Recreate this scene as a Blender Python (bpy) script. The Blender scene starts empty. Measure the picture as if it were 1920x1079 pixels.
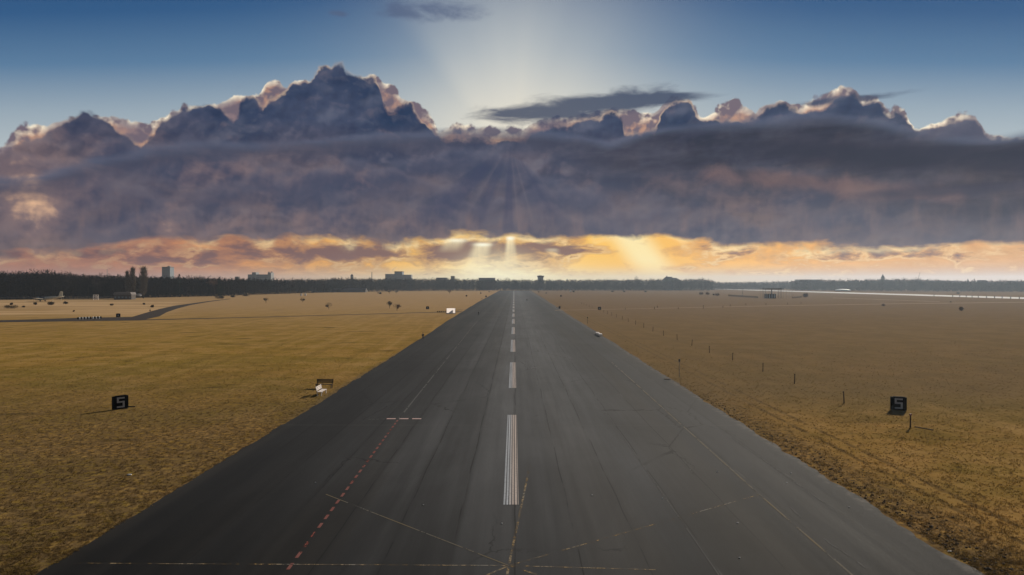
import bpy, math, random
import numpy as np
from mathutils import Vector, Matrix

# ------------------------------------------------------------------ camera
SC = bpy.context.scene
COL = SC.collection
F = 1280.0          # focal length in photo pixels (1920 wide)
VX, VY = 966.0, 531.0   # vanishing point of the runway on the horizon
CH = 14.53          # camera height, metres
cam = bpy.data.cameras.new("camera")
cam.sensor_width = 36.0
cam.lens = 36.0 * F / 1920.0
cam.clip_start = 0.5
cam.clip_end = 30000
camo = bpy.data.objects.new("camera", cam)
COL.objects.link(camo)
camo.location = (0, 0, CH)
camo.rotation_euler = (math.radians(90) - math.atan(8.5 / F), 0, math.atan(6.0 / F))
SC.camera = camo
SC.view_settings.view_transform = 'Standard'
SC.view_settings.look = 'None'
SC.view_settings.exposure = 0.0
SC.view_settings.gamma = 1.0
SC.render.engine = 'CYCLES'
SC.cycles.max_bounces = 5
SC.cycles.volume_bounces = 1
SC.cycles.transparent_max_bounces = 12
SC.cycles.use_denoising = True

SUN_AZ, SUN_EL = math.radians(35), math.radians(24)

def pz(py):                       # distance of a ground point from its photo row
    return F * CH / (py - VY)
def gp(px, py):                   # ground point under a photo pixel
    Z = pz(py)
    return ((px - VX) / F * Z, Z)

# ------------------------------------------------------------------ node helper
class G:
    """tiny expression builder for shader nodes"""
    def __init__(self, tree): self.t = tree
    def n(self, kind): return self.t.nodes.new(kind)
    def ln(self, a, b):
        self.t.links.new(a, b)
    def put(self, v, s):
        if isinstance(v, X): self.ln(v.s, s)
        else: s.default_value = v
    def m(self, op, *a, clamp=False):
        nd = self.n('ShaderNodeMath'); nd.operation = op; nd.use_clamp = clamp
        for i, v in enumerate(a): self.put(v, nd.inputs[i])
        return X(self, nd.outputs[0])
    def ss(self, x, lo, hi, a=0.0, b=1.0):      # smoothstep
        nd = self.n('ShaderNodeMapRange'); nd.interpolation_type = 'SMOOTHSTEP'
        for v, s in zip((x, lo, hi, a, b), nd.inputs): self.put(v, s)
        return X(self, nd.outputs[0])
    def lin(self, x, lo, hi, a=0.0, b=1.0):
        nd = self.n('ShaderNodeMapRange'); nd.clamp = True
        for v, s in zip((x, lo, hi, a, b), nd.inputs): self.put(v, s)
        return X(self, nd.outputs[0])
    def xyz(self, x, y, z=0.0):
        nd = self.n('ShaderNodeCombineXYZ')
        for v, s in zip((x, y, z), nd.inputs): self.put(v, s)
        return X(self, nd.outputs[0])
    def noise(self, vec, scale=1.0, detail=4, rough=0.55, dist=0.0):
        nd = self.n('ShaderNodeTexNoise'); nd.noise_dimensions = '3D'
        self.put(vec, nd.inputs['Vector']); nd.inputs['Scale'].default_value = scale
        nd.inputs['Detail'].default_value = detail; nd.inputs['Roughness'].default_value = rough
        nd.inputs['Distortion'].default_value = dist
        return X(self, nd.outputs[0])
    def billow(self, vec, scale=1.0, detail=3, rough=0.5):
        nd = self.n('ShaderNodeTexVoronoi'); nd.voronoi_dimensions = '2D'
        nd.feature = 'SMOOTH_F1'; nd.normalize = True
        self.put(vec, nd.inputs['Vector']); nd.inputs['Scale'].default_value = scale
        nd.inputs['Detail'].default_value = detail; nd.inputs['Roughness'].default_value = rough
        nd.inputs['Smoothness'].default_value = 0.25
        return X(self, nd.outputs['Distance'])
    def voro(self, vec, scale=1.0, feature='F1'):
        nd = self.n('ShaderNodeTexVoronoi'); nd.feature = feature
        self.put(vec, nd.inputs['Vector']); nd.inputs['Scale'].default_value = scale
        return X(self, nd.outputs['Distance'])
    def curve(self, x, pts, lo, hi, vlo, vhi):
        """piecewise curve; pts = [(x, y)] in real units"""
        nd = self.n('ShaderNodeFloatCurve')
        c = nd.mapping.curves[0]
        pts = sorted(pts)
        q = [((a - lo) / (hi - lo), (b - vlo) / (vhi - vlo)) for a, b in pts]
        while len(c.points) < len(q): c.points.new(0.5, 0.5)
        for p, (a, b) in zip(c.points, q):
            p.location = (a, b); p.handle_type = 'VECTOR'
        nd.mapping.update()
        self.put((x - lo) * (1.0 / (hi - lo)), nd.inputs['Value'])
        return X(self, nd.outputs[0]) * (vhi - vlo) + vlo
    def mix(self, f, a, b):                     # colours
        nd = self.n('ShaderNodeMix'); nd.data_type = 'RGBA'; nd.clamp_factor = True
        self.put(f, nd.inputs[0])
        for v, s in ((a, nd.inputs[6]), (b, nd.inputs[7])):
            if isinstance(v, X): self.ln(v.s, s)
            else: s.default_value = (*v, 1)
        return X(self, nd.outputs[2])
    def cop(self, op, f, a, b):
        nd = self.n('ShaderNodeMix'); nd.data_type = 'RGBA'; nd.blend_type = op; nd.clamp_factor = True
        self.put(f, nd.inputs[0])
        for v, s in ((a, nd.inputs[6]), (b, nd.inputs[7])):
            if isinstance(v, X): self.ln(v.s, s)
            else: s.default_value = (*v, 1)
        return X(self, nd.outputs[2])
    def grey(self, f):
        nd = self.n('ShaderNodeCombineColor')
        for i in range(3): self.put(f, nd.inputs[i])
        return X(self, nd.outputs[0])
    def scale(self, col, f):
        return self.cop('MULTIPLY', 1.0, col, self.grey(f))
    def ramp(self, x, stops):
        nd = self.n('ShaderNodeValToRGB'); cr = nd.color_ramp
        while len(cr.elements) < len(stops): cr.elements.new(0.5)
        for e, (p, c) in zip(cr.elements, stops): e.position = p; e.color = (*c, 1)
        self.put(x, nd.inputs[0])
        return X(self, nd.outputs[0])
    def gauss(self, dx, dy, sx, sy):
        a = dx * (1.0 / sx); b = dy * (1.0 / sy)
        return self.m('EXPONENT', (a * a + b * b) * -1.0)

class X:
    def __init__(self, g, s): self.g = g; self.s = s
    def __add__(self, o): return self.g.m('ADD', self, o)
    __radd__ = __add__
    def __sub__(self, o): return self.g.m('SUBTRACT', self, o)
    def __rsub__(self, o): return self.g.m('SUBTRACT', o, self)
    def __mul__(self, o): return self.g.m('MULTIPLY', self, o)
    __rmul__ = __mul__
    def __truediv__(self, o): return self.g.m('DIVIDE', self, o)

def srgb(r, g, b):
    def f(c):
        c /= 255.0
        return c / 12.92 if c <= 0.04045 else ((c + 0.055) / 1.055) ** 2.4
    return (f(r), f(g), f(b))

# ------------------------------------------------------------------ sky (world): laid out in azimuth A and tangent of elevation T
def sa(px): return math.atan((px - VX) / F)
def st(px, py): return (VY - py) / F * math.cos(sa(px))
def sp(*pts): return [(sa(x), st(x, y)) for x, y in pts]

def build_world():
    w = bpy.data.worlds.new("World"); SC.world = w; w.use_nodes = True
    nt = w.node_tree; nt.nodes.clear(); g = G(nt)
    tc = g.n('ShaderNodeTexCoord')
    sep = g.n('ShaderNodeSeparateXYZ'); g.ln(tc.outputs['Generated'], sep.inputs[0])
    dx, dy, dz = (X(g, o) for o in sep.outputs)
    A = g.m('ARCTAN2', dx, dy)
    T = dz / g.m('MAXIMUM', g.m('SQRT', dx * dx + dy * dy), 0.05)
    LO, HI = -0.72, 0.72
    P = g.xyz(A, T, 0.0)

    # --- clear sky
    base = g.ramp(T * (A * A * .75 + 1.0) * 1.25, [(0.0, (.50, .52, .50)), (.25, (.46, .52, .54)), (.33, (.31, .39, .46)),
                             (.42, (.105, .205, .34)), (.52, (.034, .105, .24)), (.72, (.016, .06, .17)), (1.0, (.008, .028, .085))])
    # the air glows round the hidden sun, with beams fanning up
    sx, sy = A - sa(985), T - st(985, 262)
    ang = g.m('ARCTAN2', A - sa(962), g.m('ABSOLUTE', T - st(962, 300)) + 0.01)
    beam = g.noise(g.xyz(ang * 2.2, 3.7, 0.0), 1.0, 2, .5)
    wedge = g.ss(ang, -.74, -.52, .55, 1.0) * g.ss(ang, .95, .1, .66, 1.0)
    glow = g.gauss(sx - .005, sy, .205, .235) * g.lin(beam, .3, .7, .86, 1.05) * wedge
    col = g.mix(glow * 1.0, base, (.60, .61, .58))
    warm = g.gauss(sx, sy, .16, .075) + g.gauss(ang - .10, sy - .07, .10, .10) * .07
    col = g.mix(warm * 0.7, col, (.88, .80, .64))

    # high wisps
    wn = g.noise(g.xyz(A * 1.0, T * 2.2, 1.3), 17, 5, .6, .4)
    wm = g.gauss(A - sa(800), T - st(800, 22), .115, .024) + g.gauss(A - sa(632), T - st(632, 27), .016, .006) * .8
    wisp = g.ss(wn * wm, .24, .52)
    col = g.mix(wisp * .75, col, srgb(82, 96, 126))

    # --- billows shared by the cumulus layers
    wr = g.noise(g.xyz(A, T, 5.0), 22, 2.5, .5)
    q = g.xyz(A + wr * .012, T + wr * .012, 0.0)
    b1 = g.billow(q, 27, 3.2, .47)
    b2 = g.billow(g.xyz(A + wr * .012 + .0035, T + wr * .012 - .006, 0.0), 27, 3.2, .47)
    bs = g.billow(q, 85, 2, .5)
    relief = (b1 - b2)                # > 0 where the surface faces up / to the sun

    backp = sp((-60, 300), (0, 272), (20, 252), (38, 240), (60, 236), (85, 239), (110, 228), (150, 222), (205, 219), (240, 222), (270, 230), (290, 222),
               (320, 210), (345, 198), (400, 200), (435, 182), (465, 183), (488, 188), (494, 165), (502, 152), (515, 149), (530, 156), (536, 174), (548, 156), (565, 150),
               (590, 152), (650, 146), (700, 145), (720, 158), (745, 171), (755, 186), (770, 196), (800, 206), (814, 224), (822, 246), (845, 234), (868, 235),
               (885, 246), (960, 243), (985, 240), (1000, 230), (1060, 218), (1110, 211), (1150, 209), (1200, 211), (1232, 218), (1242, 196), (1265, 182),
               (1290, 190), (1304, 206), (1316, 226), (1332, 216), (1355, 199), (1382, 188), (1403, 204), (1415, 222), (1425, 204), (1460, 197), (1500, 196),
               (1520, 192), (1546, 186), (1560, 172), (1578, 164), (1598, 174), (1612, 185), (1640, 185), (1652, 196), (1663, 211), (1680, 199),
               (1697, 206), (1713, 246), (1730, 241), (1765, 225), (1795, 212), (1825, 222), (1848, 258), (1900, 262), (1990, 250))
    frontp = sp((-60, 310), (0, 282), (20, 264), (50, 262), (80, 258), (105, 240), (140, 222), (165, 212), (190, 222), (205, 236), (225, 256), (265, 274),
                (278, 246), (300, 225), (330, 207), (345, 197), (380, 196), (405, 203), (425, 214), (440, 236), (446, 202), (460, 185), (480, 190), (490, 208),
                (500, 196), (530, 178), (548, 160), (580, 151), (595, 134), (612, 120), (628, 120), (650, 134), (675, 140), (700, 146), (712, 166), (722, 202),
                (735, 206), (755, 195), (768, 191), (780, 213), (800, 232), (815, 248), (840, 262), (985, 262), (1010, 250), (1050, 236), (1100, 222), (1160, 216), (1172, 246),
                (1230, 242), (1240, 220), (1250, 201), (1270, 190), (1300, 198), (1308, 224), (1330, 230), (1380, 224), (1420, 226), (1440, 205), (1490, 201),
                (1510, 216), (1530, 205), (1548, 198), (1565, 188), (1590, 179), (1640, 188), (1655, 198), (1665, 212), (1680, 201), (1698, 211), (1713, 248),
                (1745, 246), (1770, 228), (1800, 215), (1830, 230), (1850, 262), (1990, 262))
    stratp = sp((-60, 330), (60, 330), (180, 292), (290, 270), (400, 264), (550, 262), (700, 250), (840, 242), (940, 238), (1010, 242), (1090, 252), (1140, 264), (1200, 246), (1250, 234),
                (1330, 228), (1420, 225), (1550, 213), (1640, 224), (1720, 244), (1850, 258), (1920, 249), (1990, 246))
    botp = sp((-60, 482), (0, 480), (80, 470), (200, 462), (330, 452), (420, 447), (520, 444), (660, 452), (730, 458), (800, 452), (860, 446), (950, 443), (1040, 446), (1120, 449),
              (1240, 451), (1300, 456), (1430, 458), (1560, 464), (1700, 466), (1800, 468), (1920, 471), (1990, 471))

    D1 = g.curve(A, backp, LO, HI, 0, .34) - T + (.36 - b1) * .030 + (.36 - bs) * .006
    D2 = g.curve(A, frontp, LO, HI, 0, .34) - T + (.37 - b1) * .036 + (.36 - bs) * .006
    a1 = g.ss(D1, -.0012, .0028)
    c1 = g.mix(g.lin(D1, .0005, .015), (1.0, .90, .70), srgb(188, 146, 124))
    brk = g.noise(g.xyz(A, T, 13.0), 16, 3, .55)
    c1 = g.mix(g.ss(brk, .56, .42) * .75, c1, srgb(112, 104, 120))
    c1 = g.mix(g.lin(relief, .07, -.06), c1, srgb(112, 100, 112))
    c1 = g.mix(g.ss(D1, .02, .085), c1, srgb(78, 78, 98))
    col = g.mix(a1, col, c1)

    # lens shaped dark streaks in front of the lit tops
    sn = g.noise(g.xyz(A * 1.0, T * 4.0, 2.0), 14, 5, .6, .5)
    tilt = (A - sa(1095)) * -.11
    ls = g.gauss(A - sa(1095), T - st(1095, 204) + tilt, .120, .0225) + g.gauss(A - sa(1230), T - st(1230, 187), .085, .007) * .75 \
        + g.gauss(A - sa(1600), T - st(1600, 187), .085, .006) * .8 + g.gauss(A - sa(930), T - st(930, 216), .04, .012) * .5
    col = g.mix(g.ss(ls + (sn - .5) * 1.3, .22, .85) * .92, col, srgb(60, 72, 98))

    # main dark bank
    a2 = g.ss(D2, -.0012, g.lin(wr, .35, .65, .004, .013))
    bn = g.noise(g.xyz(A, T * 1.7, 9.0), 9, 4, .5, .3)
    bf = g.noise(g.xyz(A, T * 1.3, 4.0), 19, 5, .55, .5)
    body = g.mix(g.lin(bn, .40, .60), srgb(38, 56, 86), srgb(62, 72, 98))
    low = g.lin(T, .23, .10)
    body = g.mix(low * .85, body, g.mix(g.lin(bn, .40, .60), srgb(84, 80, 94), srgb(126, 104, 98)))
    body = g.mix(g.lin(relief, .02, .13) * .20, body, srgb(122, 116, 126))
    body = g.mix(g.lin(relief, -.02, -.13) * .30, body, srgb(36, 46, 70))
    q2 = g.xyz(A + wr * .03, T * 1.25 + wr * .03, 0.0)
    p1 = g.billow(q2, 11, 3.0, .5)
    p2 = g.billow(g.xyz(A + wr * .03 + .008, T * 1.25 + wr * .03 - .016, 0.0), 11, 3.0, .5)
    puff = p1 - p2
    body = g.mix(g.ss(puff, .0, .20) * .62, body, g.mix(low, srgb(96, 101, 120), srgb(126, 114, 118)))
    body = g.mix(g.ss(puff, .0, -.20) * .70, body, g.mix(low, srgb(36, 50, 78), srgb(66, 66, 86)))
    # soft heaps one before the other
    for k, (py, amp, fq, s1, warmth) in enumerate(((305, .085, 6.0, .9, .0), (352, .075, 7.5, .8, .3), (398, .06, 9.0, .7, .6))):
        hn = g.noise(g.xyz(A + wr * .02, T * .8, 20.0 + 3 * k), fq, 4, .52)
        Dk = (hn - .5) * amp * 2.6 + (st(966, py) - T) + (.36 - b1) * .014
        ak = g.ss(Dk, -.002, .014) * g.ss(Dk, .10, .02)
        ck = g.mix(g.ss(Dk, -.004, .030), g.mix(warmth, srgb(98, 99, 116), srgb(124, 106, 108)), g.mix(warmth, srgb(56, 66, 92), srgb(80, 80, 98)))
        body = g.mix(ak * s1 * .62, body, ck)
    # warm breaks: ragged openings where sunlit cloud behind shows through
    wmask = g.gauss(A - sa(10), T - st(10, 350), .075, .085) * 1.0 + g.gauss(A - sa(430), T - st(430, 320), .18, .024) * .66 \
        + g.gauss(A - sa(310), T - st(310, 435), .020, .022) * .85 + g.gauss(A - sa(1480), T - st(1480, 345), .22, .03) * .60 + g.gauss(A - sa(1370), T - st(1370, 385), .03, .02) * .5 \
        + g.gauss(A - sa(600), T - st(600, 420), .22, .024) * .55
    wv = bf * .80 + g.lin(relief, -.12, .12) * .12 - .0
    body = g.mix(g.ss(wv + wmask * .42, .52, 1.0) * .52, body, srgb(154, 126, 120))
    body = g.mix(g.ss(wv + wmask * .40, .82, 1.12) * .8, body, srgb(250, 200, 156))
    rim = g.ss(D2, .007, .0) * g.ss(bf, .36, .62) * g.ss(g.m('ABSOLUTE', A), .75, .1)
    body = g.mix(rim * .95, body, (1.0, .72, .46))
    col = g.mix(a2, col, body)

    # smooth stratus layer across the bank
    wav = g.noise(g.xyz(A * 1.0, T * 5.0, 7.0), 7, 4, .5, .6)
    D3 = g.curve(A, stratp, LO, HI, 0, .34) - T + (wav - .5) * .016
    right = g.ss(A, -.05, .32)
    thick = right * .085 + .026
    sc = g.mix(g.ss(D3, .0, .020), srgb(88, 96, 118), g.mix(right, srgb(66, 69, 88), srgb(30, 32, 50)))
    wav2 = g.noise(g.xyz(A * 1.0, T * 4.2, 3.0), 10, 5, .55, .4)
    sc = g.mix(g.ss(wav2, .42, .72) * .45, sc, g.mix(right, srgb(104, 94, 102), srgb(62, 56, 70)))
    a3 = g.ss(D3, -.003, .009) * g.ss(D3, thick * 1.45, thick * .45)
    col = g.mix(a3 * g.lin(wav2, .25, .6, 1.0, .62), col, sc)
    slant = T - st(1500, 282) + (A - sa(1500)) * .15
    bp = g.gauss(A - sa(1660), slant, .30, .026)
    col = g.mix(g.ss(bp + (wav - .5) * .8, .40, .95) * .85, col, srgb(34, 37, 57))
    wp = g.gauss(A - sa(1540), slant + .044, .19, .020)
    col = g.mix(g.ss(wp + (bf - .5) * 1.3, .30, 1.15) * .60, col, srgb(130, 101, 97))
    sp_ = g.gauss(A - sa(1780), T - st(1780, 358), .17, .010)
    col = g.mix(g.ss(sp_ + (wav2 - .5) * .8, .38, .95) * .70, col, srgb(52, 52, 72))
    # belly: mauve falling shafts and shadow beams from the hidden sun
    bx, by = A - sa(957), T - st(957, 268)
    ba = g.m('ARCTAN2', bx, g.m('MAXIMUM', by * -1.0, .004))
    bb = g.noise(g.xyz(ba * 5.0, 1.7, 0.0), 1.0, 2.5, .55)
    rays = g.curve(ba, [(-1.4, 0), (-1.1, .15), (-.97, .2), (-.86, -.8), (-.72, -.75), (-.62, .25), (-.53, .35), (-.45, -.7), (-.35, -.6), (-.25, .30), (-.13, .15), (-.06, -.75), (.02, -.7),
                        (.09, .45), (.18, .05), (.27, .5), (.38, -.25), (.52, -.5), (.68, .3), (.9, -.15), (1.1, .1), (1.4, 0)], -1.4, 1.4, -1.0, 1.0) + (bb - .5) * 1.1
    bmask = g.gauss(bx, T - st(957, 365), .17, .058) * g.ss(T, .205, .17) * g.ss(T, .066, .080)
    col = g.mix(g.ss(rays, .1, -.9) * bmask * .66, col, srgb(58, 63, 90))
    col = g.mix(g.ss(rays, .0, .9) * bmask * .30, col, srgb(138, 124, 126))
    fal = g.noise(g.xyz(A * 3.2, T * 1.0, 8.0), 12, 4, .5)
    fm = g.gauss(T - .075, 0.0, .03, 1.0)
    col = g.mix(g.ss(fal, .45, .75) * fm * .38, col, srgb(140, 114, 108))

    # --- the bright band under the bank
    cA = g.gauss(A, 0.0, .30, 1.0)
    rgt = g.ss(A, -.3, .35)
    hz = g.mix(cA, g.mix(rgt, srgb(178, 128, 112), srgb(190, 160, 138)), srgb(232, 206, 150))
    mid = g.mix(cA, g.mix(rgt, srgb(200, 128, 86), srgb(246, 178, 92)), srgb(255, 200, 84))
    band = g.mix(g.ss(T, .006, .030), hz, mid)
    band = g.mix(g.gauss(A - sa(940), T - st(940, 508), .085, .022) * .95, band, (1.0, .88, .52))
    band = g.mix(g.ss(g.m('ABSOLUTE', A), .30, .66) * .45, band, g.mix(rgt, srgb(146, 112, 108), srgb(196, 158, 130)))
    shaft = g.m('ABSOLUTE', A - sa(1185) - (st(1185, 452) - T) * .75)
    band = g.mix(g.ss(shaft, .045, .005) * g.ss(T, .0, .035) * .8, band, (1.0, .86, .46))
    ln = g.noise(g.xyz(A * 1.0, T * 2.6, 6.0), 22, 6, .6, .3)
    lmask = g.gauss(A - sa(1010), T - st(1010, 468), .115, .013) * .36 + g.gauss(A - sa(620), T - st(620, 472), .17, .013) * .28 \
        + g.gauss(A - sa(855), T - st(855, 472), .035, .016) * .30 + g.gauss(A - sa(120), T - st(120, 478), .25, .012) * .20 + g.gauss(A - sa(1660), T - st(1660, 476), .16, .009) * .20 + g.gauss(A - sa(1350), T - st(1350, 470), .06, .007) * .22 - g.gauss(A - sa(1190), T - st(1190, 475), .06, .03) * .3
    lv = ln + lmask
    sideA = g.mix(rgt, srgb(142, 100, 90), srgb(204, 144, 92))
    band = g.mix(g.ss(lv, .40, .62) * g.ss(T, .004, .022) * .6, band, sideA)
    band = g.mix(g.gauss(lv - .60, 0.0, .045, 1.0) * g.ss(T, .004, .02) * g.ss(A, -.6, .0, .15, .5) * g.ss(bf, .35, .6), band, (1.0, .76, .38))
    band = g.mix(g.ss(lv, .59, .80) * g.ss(T, .004, .02) * .95, band, g.mix(cA, srgb(112, 84, 86), srgb(124, 92, 86)))
    D4 = T - g.curve(A, botp, LO, HI, 0, .2) + (bf - .5) * .024 + (wav2 - .5) * .018 + (fal - .5) * .010 + (g.noise(g.xyz(A, T * 2.0, 31.0), 7.0, 4, .6) - .5) * .032
    band = g.mix(g.gauss(D4 + .002, 0.0, .006, 1.0) * g.ss(A, -.62, -.1, .12, .5) * g.ss(bf, .38, .6), band, (1.0, .80, .42))
    col = g.mix(g.ss(D4, -.004, .008), band, col)
    # slits of sun through the bank with shafts of light under them
    rayn = g.noise(g.xyz(A * 60.0, 0.5, 0.0), 1.0, 3, .6)
    for px, py, wd, ln_, k, s in ((957, 446, .0068, .052, .02, 1.0), (905, 458, .014, .056, -.35, .95), (856, 450, .017, .020, -.7, .8), (1035, 468, .011, .014, .3, .35)):
        a0, t0 = sa(px), st(px, py)
        spread = (t0 - T) * .12
        d = g.m('ABSOLUTE', A - a0 - (t0 - T) * k) - spread
        sh = g.ss(d, wd * 1.25, wd * .2) * g.ss(T, t0 + .003, t0 - .001) * g.lin(T, t0 - ln_, t0) * g.lin(rayn, .3, .6, .6, 1.0)
        col = g.mix(sh * s * .95, col, (1.0, .84, .50))
        col = g.mix(g.gauss(A - a0, T - t0 + .001, wd * .8, .0026) * s * s, col, (1.0, .97, .78))
    col = g.mix(g.gauss(A - sa(930), T - st(930, 505), .05, .026) * .5, col, (1.0, .90, .58))

    # away from the picture the clouds thin out into the plain evening sky
    sky = g.n('ShaderNodeTexSky'); sky.sky_type = 'NISHITA'; sky.sun_disc = False
    sky.sun_elevation = SUN_EL; sky.sun_rotation = SUN_AZ
    skyc = g.scale(X(g, sky.outputs[0]), .035)
    out = g.mix(g.ss(g.m('ABSOLUTE', A), .95, 1.5), col, skyc)
    out = g.mix(g.ss(T, .62, 1.1), out, skyc)
    bg = g.n('ShaderNodeBackground'); out = g.mix(g.ss(T, -.002, -.02), out, (.06, .05, .035)); g.ln(out.s, bg.inputs[0]); bg.inputs[1].default_value = 1.0
    wo = g.n('ShaderNodeOutputWorld'); g.ln(bg.outputs[0], wo.inputs[0])
    w.cycles.sampling_method = 'MANUAL'; w.cycles.sample_map_resolution = 512
build_world()

sun = bpy.data.lights.new("sun", 'SUN'); sun.energy = 5.0; sun.angle = math.radians(.5); sun.color = (1.0, .90, .75)
suno = bpy.data.objects.new("sun", sun); COL.objects.link(suno)
sd = Vector((math.sin(SUN_AZ) * math.cos(SUN_EL), math.cos(SUN_AZ) * math.cos(SUN_EL), math.sin(SUN_EL)))
suno.rotation_euler = sd.to_track_quat('Z', 'Y').to_euler()

# ------------------------------------------------------------------ material helpers
def mat(name, color=None, rough=.7, spec=.3, build=None, metal=0.0):
    m = bpy.data.materials.new(name); m.use_nodes = True
    nt = m.node_tree; b = nt.nodes['Principled BSDF']
    b.inputs['Roughness'].default_value = rough
    b.inputs['Specular IOR Level'].default_value = spec
    b.inputs['Metallic'].default_value = metal
    g = G(nt)
    if color is not None:
        geo = g.n('ShaderNodeTexCoord')
        p = X(g, geo.outputs['Object'])
        n = g.noise(p, 1.3, 5, .6)
        n2 = g.noise(p, 9.0, 3, .6)
        f = n * .7 + n2 * .3
        c = g.mix(g.lin(f, .3, .7), tuple(v * .78 for v in color), tuple(min(1, v * 1.2) for v in color))
        g.ln(c.s, b.inputs['Base Color'])
    if build: build(g, b)
    return m

def pos_xyz(g):
    geo = g.n('ShaderNodeNewGeometry')
    sep = g.n('ShaderNodeSeparateXYZ'); g.ln(geo.outputs['Position'], sep.inputs[0])
    return X(g, geo.outputs['Position']), X(g, sep.outputs[0]), X(g, sep.outputs[1]), X(g, sep.outputs[2])

def grass_colour(g, tuft=False):
    P, x, y, z = pos_xyz(g)
    flat = g.xyz(x, y, 0.0)
    big = g.noise(flat, .012, 4, .55)
    mid = g.noise(flat, .11, 5, .6, .4)
    sml = g.noise(g.xyz(x * .8, y * .6, 4.0), .6, 6, .68)
    fin = g.noise(g.xyz(x * .7, y * .8, 9.0), 2.6, 6, .72)
    leftish = g.ss(x, 60.0, -60.0)
    near = g.ss(y, 210.0, 50.0)
    tan = g.mix(leftish, (.345, .212, .090), (.315, .205, .072))
    olive = g.mix(leftish, (.240, .152, .058), (.260, .175, .045))
    c = g.mix(g.ss(mid, .40, .62), olive, tan)
    gp_ = g.noise(g.xyz(x * .5, y, 21.0), .05, 4, .6)
    c = g.mix(g.ss(gp_, .44, .62) * near * g.lin(leftish, 0.0, 1.0, .45, .78), c, (.165, .138, .036))
    c = g.mix(g.ss(big, .42, .62) * near * .4, c, (.205, .160, .044))
    c = g.mix(g.ss(sml, .50, .72) * .5, c, (.42, .275, .115))
    c = g.mix(g.ss(sml, .46, .30) * .45, c, (.140, .098, .028))
    c = g.mix(g.ss(fin, .54, .70) * .5, c, (.46, .32, .145))
    c = g.mix(g.ss(fin, .45, .30) * .45, c, (.115, .080, .024))
    m2 = g.noise(g.xyz(x * .45, y * .8, 12.0), .30, 6, .66)
    c = g.mix(g.ss(m2, .50, .66) * .42, c, (.40, .27, .13)); c = g.mix(g.ss(m2, .49, .34) * .50, c, (.150, .108, .035))
    ms = g.noise(g.xyz(x * .30 + y * .02, y * .012, 30.0), 1.0, 4, .6)
    c = g.mix(g.ss(ms, .50, .68) * .35, c, (.40, .275, .135)); c = g.mix(g.ss(ms, .48, .34) * .35, c, (.17, .120, .045))
    # dark worn hollows
    hol = g.noise(g.xyz(x * .55, y * 1.3, 2.0), .16, 3, .5)
    c = g.mix(g.ss(hol, .645, .72) * g.ss(x, 20.0, -25.0) * .75, c, (.05, .042, .014))
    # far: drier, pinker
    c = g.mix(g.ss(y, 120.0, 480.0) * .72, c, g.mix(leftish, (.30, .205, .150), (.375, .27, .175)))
    # pale straw field west of the side path
    pn = g.noise(g.xyz(x * .25, y, 0.0), .035, 4, .55)
    fld = g.ss(x + (y - 290.0) * .42 + 152.0, 8.0, -14.0) * g.ss(y, 285.0, 310.0) * g.ss(y, 620.0, 470.0)
    c = g.mix(fld * g.ss(pn, .36, .60), c, (.50, .36, .23))
    # bright dry strip along the runway's right edge, tyre tracks and trodden soil
    ex = x - 23.6
    en = g.noise(g.xyz(x, y * .35, 0.0), .8, 4, .6)
    c = g.mix(g.ss(ex, 13.0, 4.0) * g.ss(ex, 0.0, 3.0) * g.ss(en, .3, .6) * .55, c, (.31, .20, .085))
    tr = g.m('ABSOLUTE', g.m('ABSOLUTE', ex - 5.6 + (en - .5) * 1.2) - .85)
    c = g.mix(g.ss(tr, .36, .1) * .75 * g.ss(en, .35, .55), c, (.11, .075, .04))
    soil = g.noise(flat, 1.7, 5, .68)
    ds = g.ss(ex + (en - .5) * 5.0, 5.2, 1.2) * g.ss(y, 130.0, 55.0)
    c = g.mix(ds * g.ss(soil, .36, .52) * .8, c, (.15, .105, .066))
    c = g.mix(ds * g.ss(soil, .50, .66) * .8, c, (.062, .045, .030))
    lx = (x + 23.9) * -1.0
    c = g.mix(g.ss(lx + (en - .5) * 2.0, 1.3, .0) * g.ss(y, 60.0, 95.0) * .7, c, (.15, .12, .09))
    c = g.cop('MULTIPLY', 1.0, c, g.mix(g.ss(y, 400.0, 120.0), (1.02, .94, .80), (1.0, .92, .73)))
    return c, sml, fin

def b_grass(g, b):
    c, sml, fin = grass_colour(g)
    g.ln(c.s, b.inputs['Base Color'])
    bp = g.n('ShaderNodeBump'); bp.inputs['Strength'].default_value = .6; bp.inputs['Distance'].default_value = .12
    g.put(sml * .6 + fin * .5, bp.inputs['Height']); g.ln(bp.outputs[0], b.inputs['Normal'])
M_GRASS = mat("dry_grass", None, 1.0, .0, b_grass)
def b_tuft(g, b):
    c, _, _ = grass_colour(g)
    oi = g.n('ShaderNodeNewGeometry')
    r = X(g, oi.outputs['Random Per Island'])
    c = g.mix(g.ss(r, .5, 1.0) * .35, c, (.46, .32, .135))
    c = g.mix(g.ss(r, .5, 0.0) * .35, c, (.18, .135, .035))
    g.ln(c.s, b.inputs['Base Color'])
    tl = g.n('ShaderNodeBsdfTranslucent'); g.ln(c.s, tl.inputs[0])
    mx = g.n('ShaderNodeMixShader'); mx.inputs[0].default_value = .5
    g.ln(b.outputs[0], mx.inputs[1]); g.ln(tl.outputs[0], mx.inputs[2])
    g.ln(mx.outputs[0], g.t.nodes['Material Output'].inputs[0])
M_TUFT = mat("grass_tuft", None, .9, .0, b_tuft)

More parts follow.
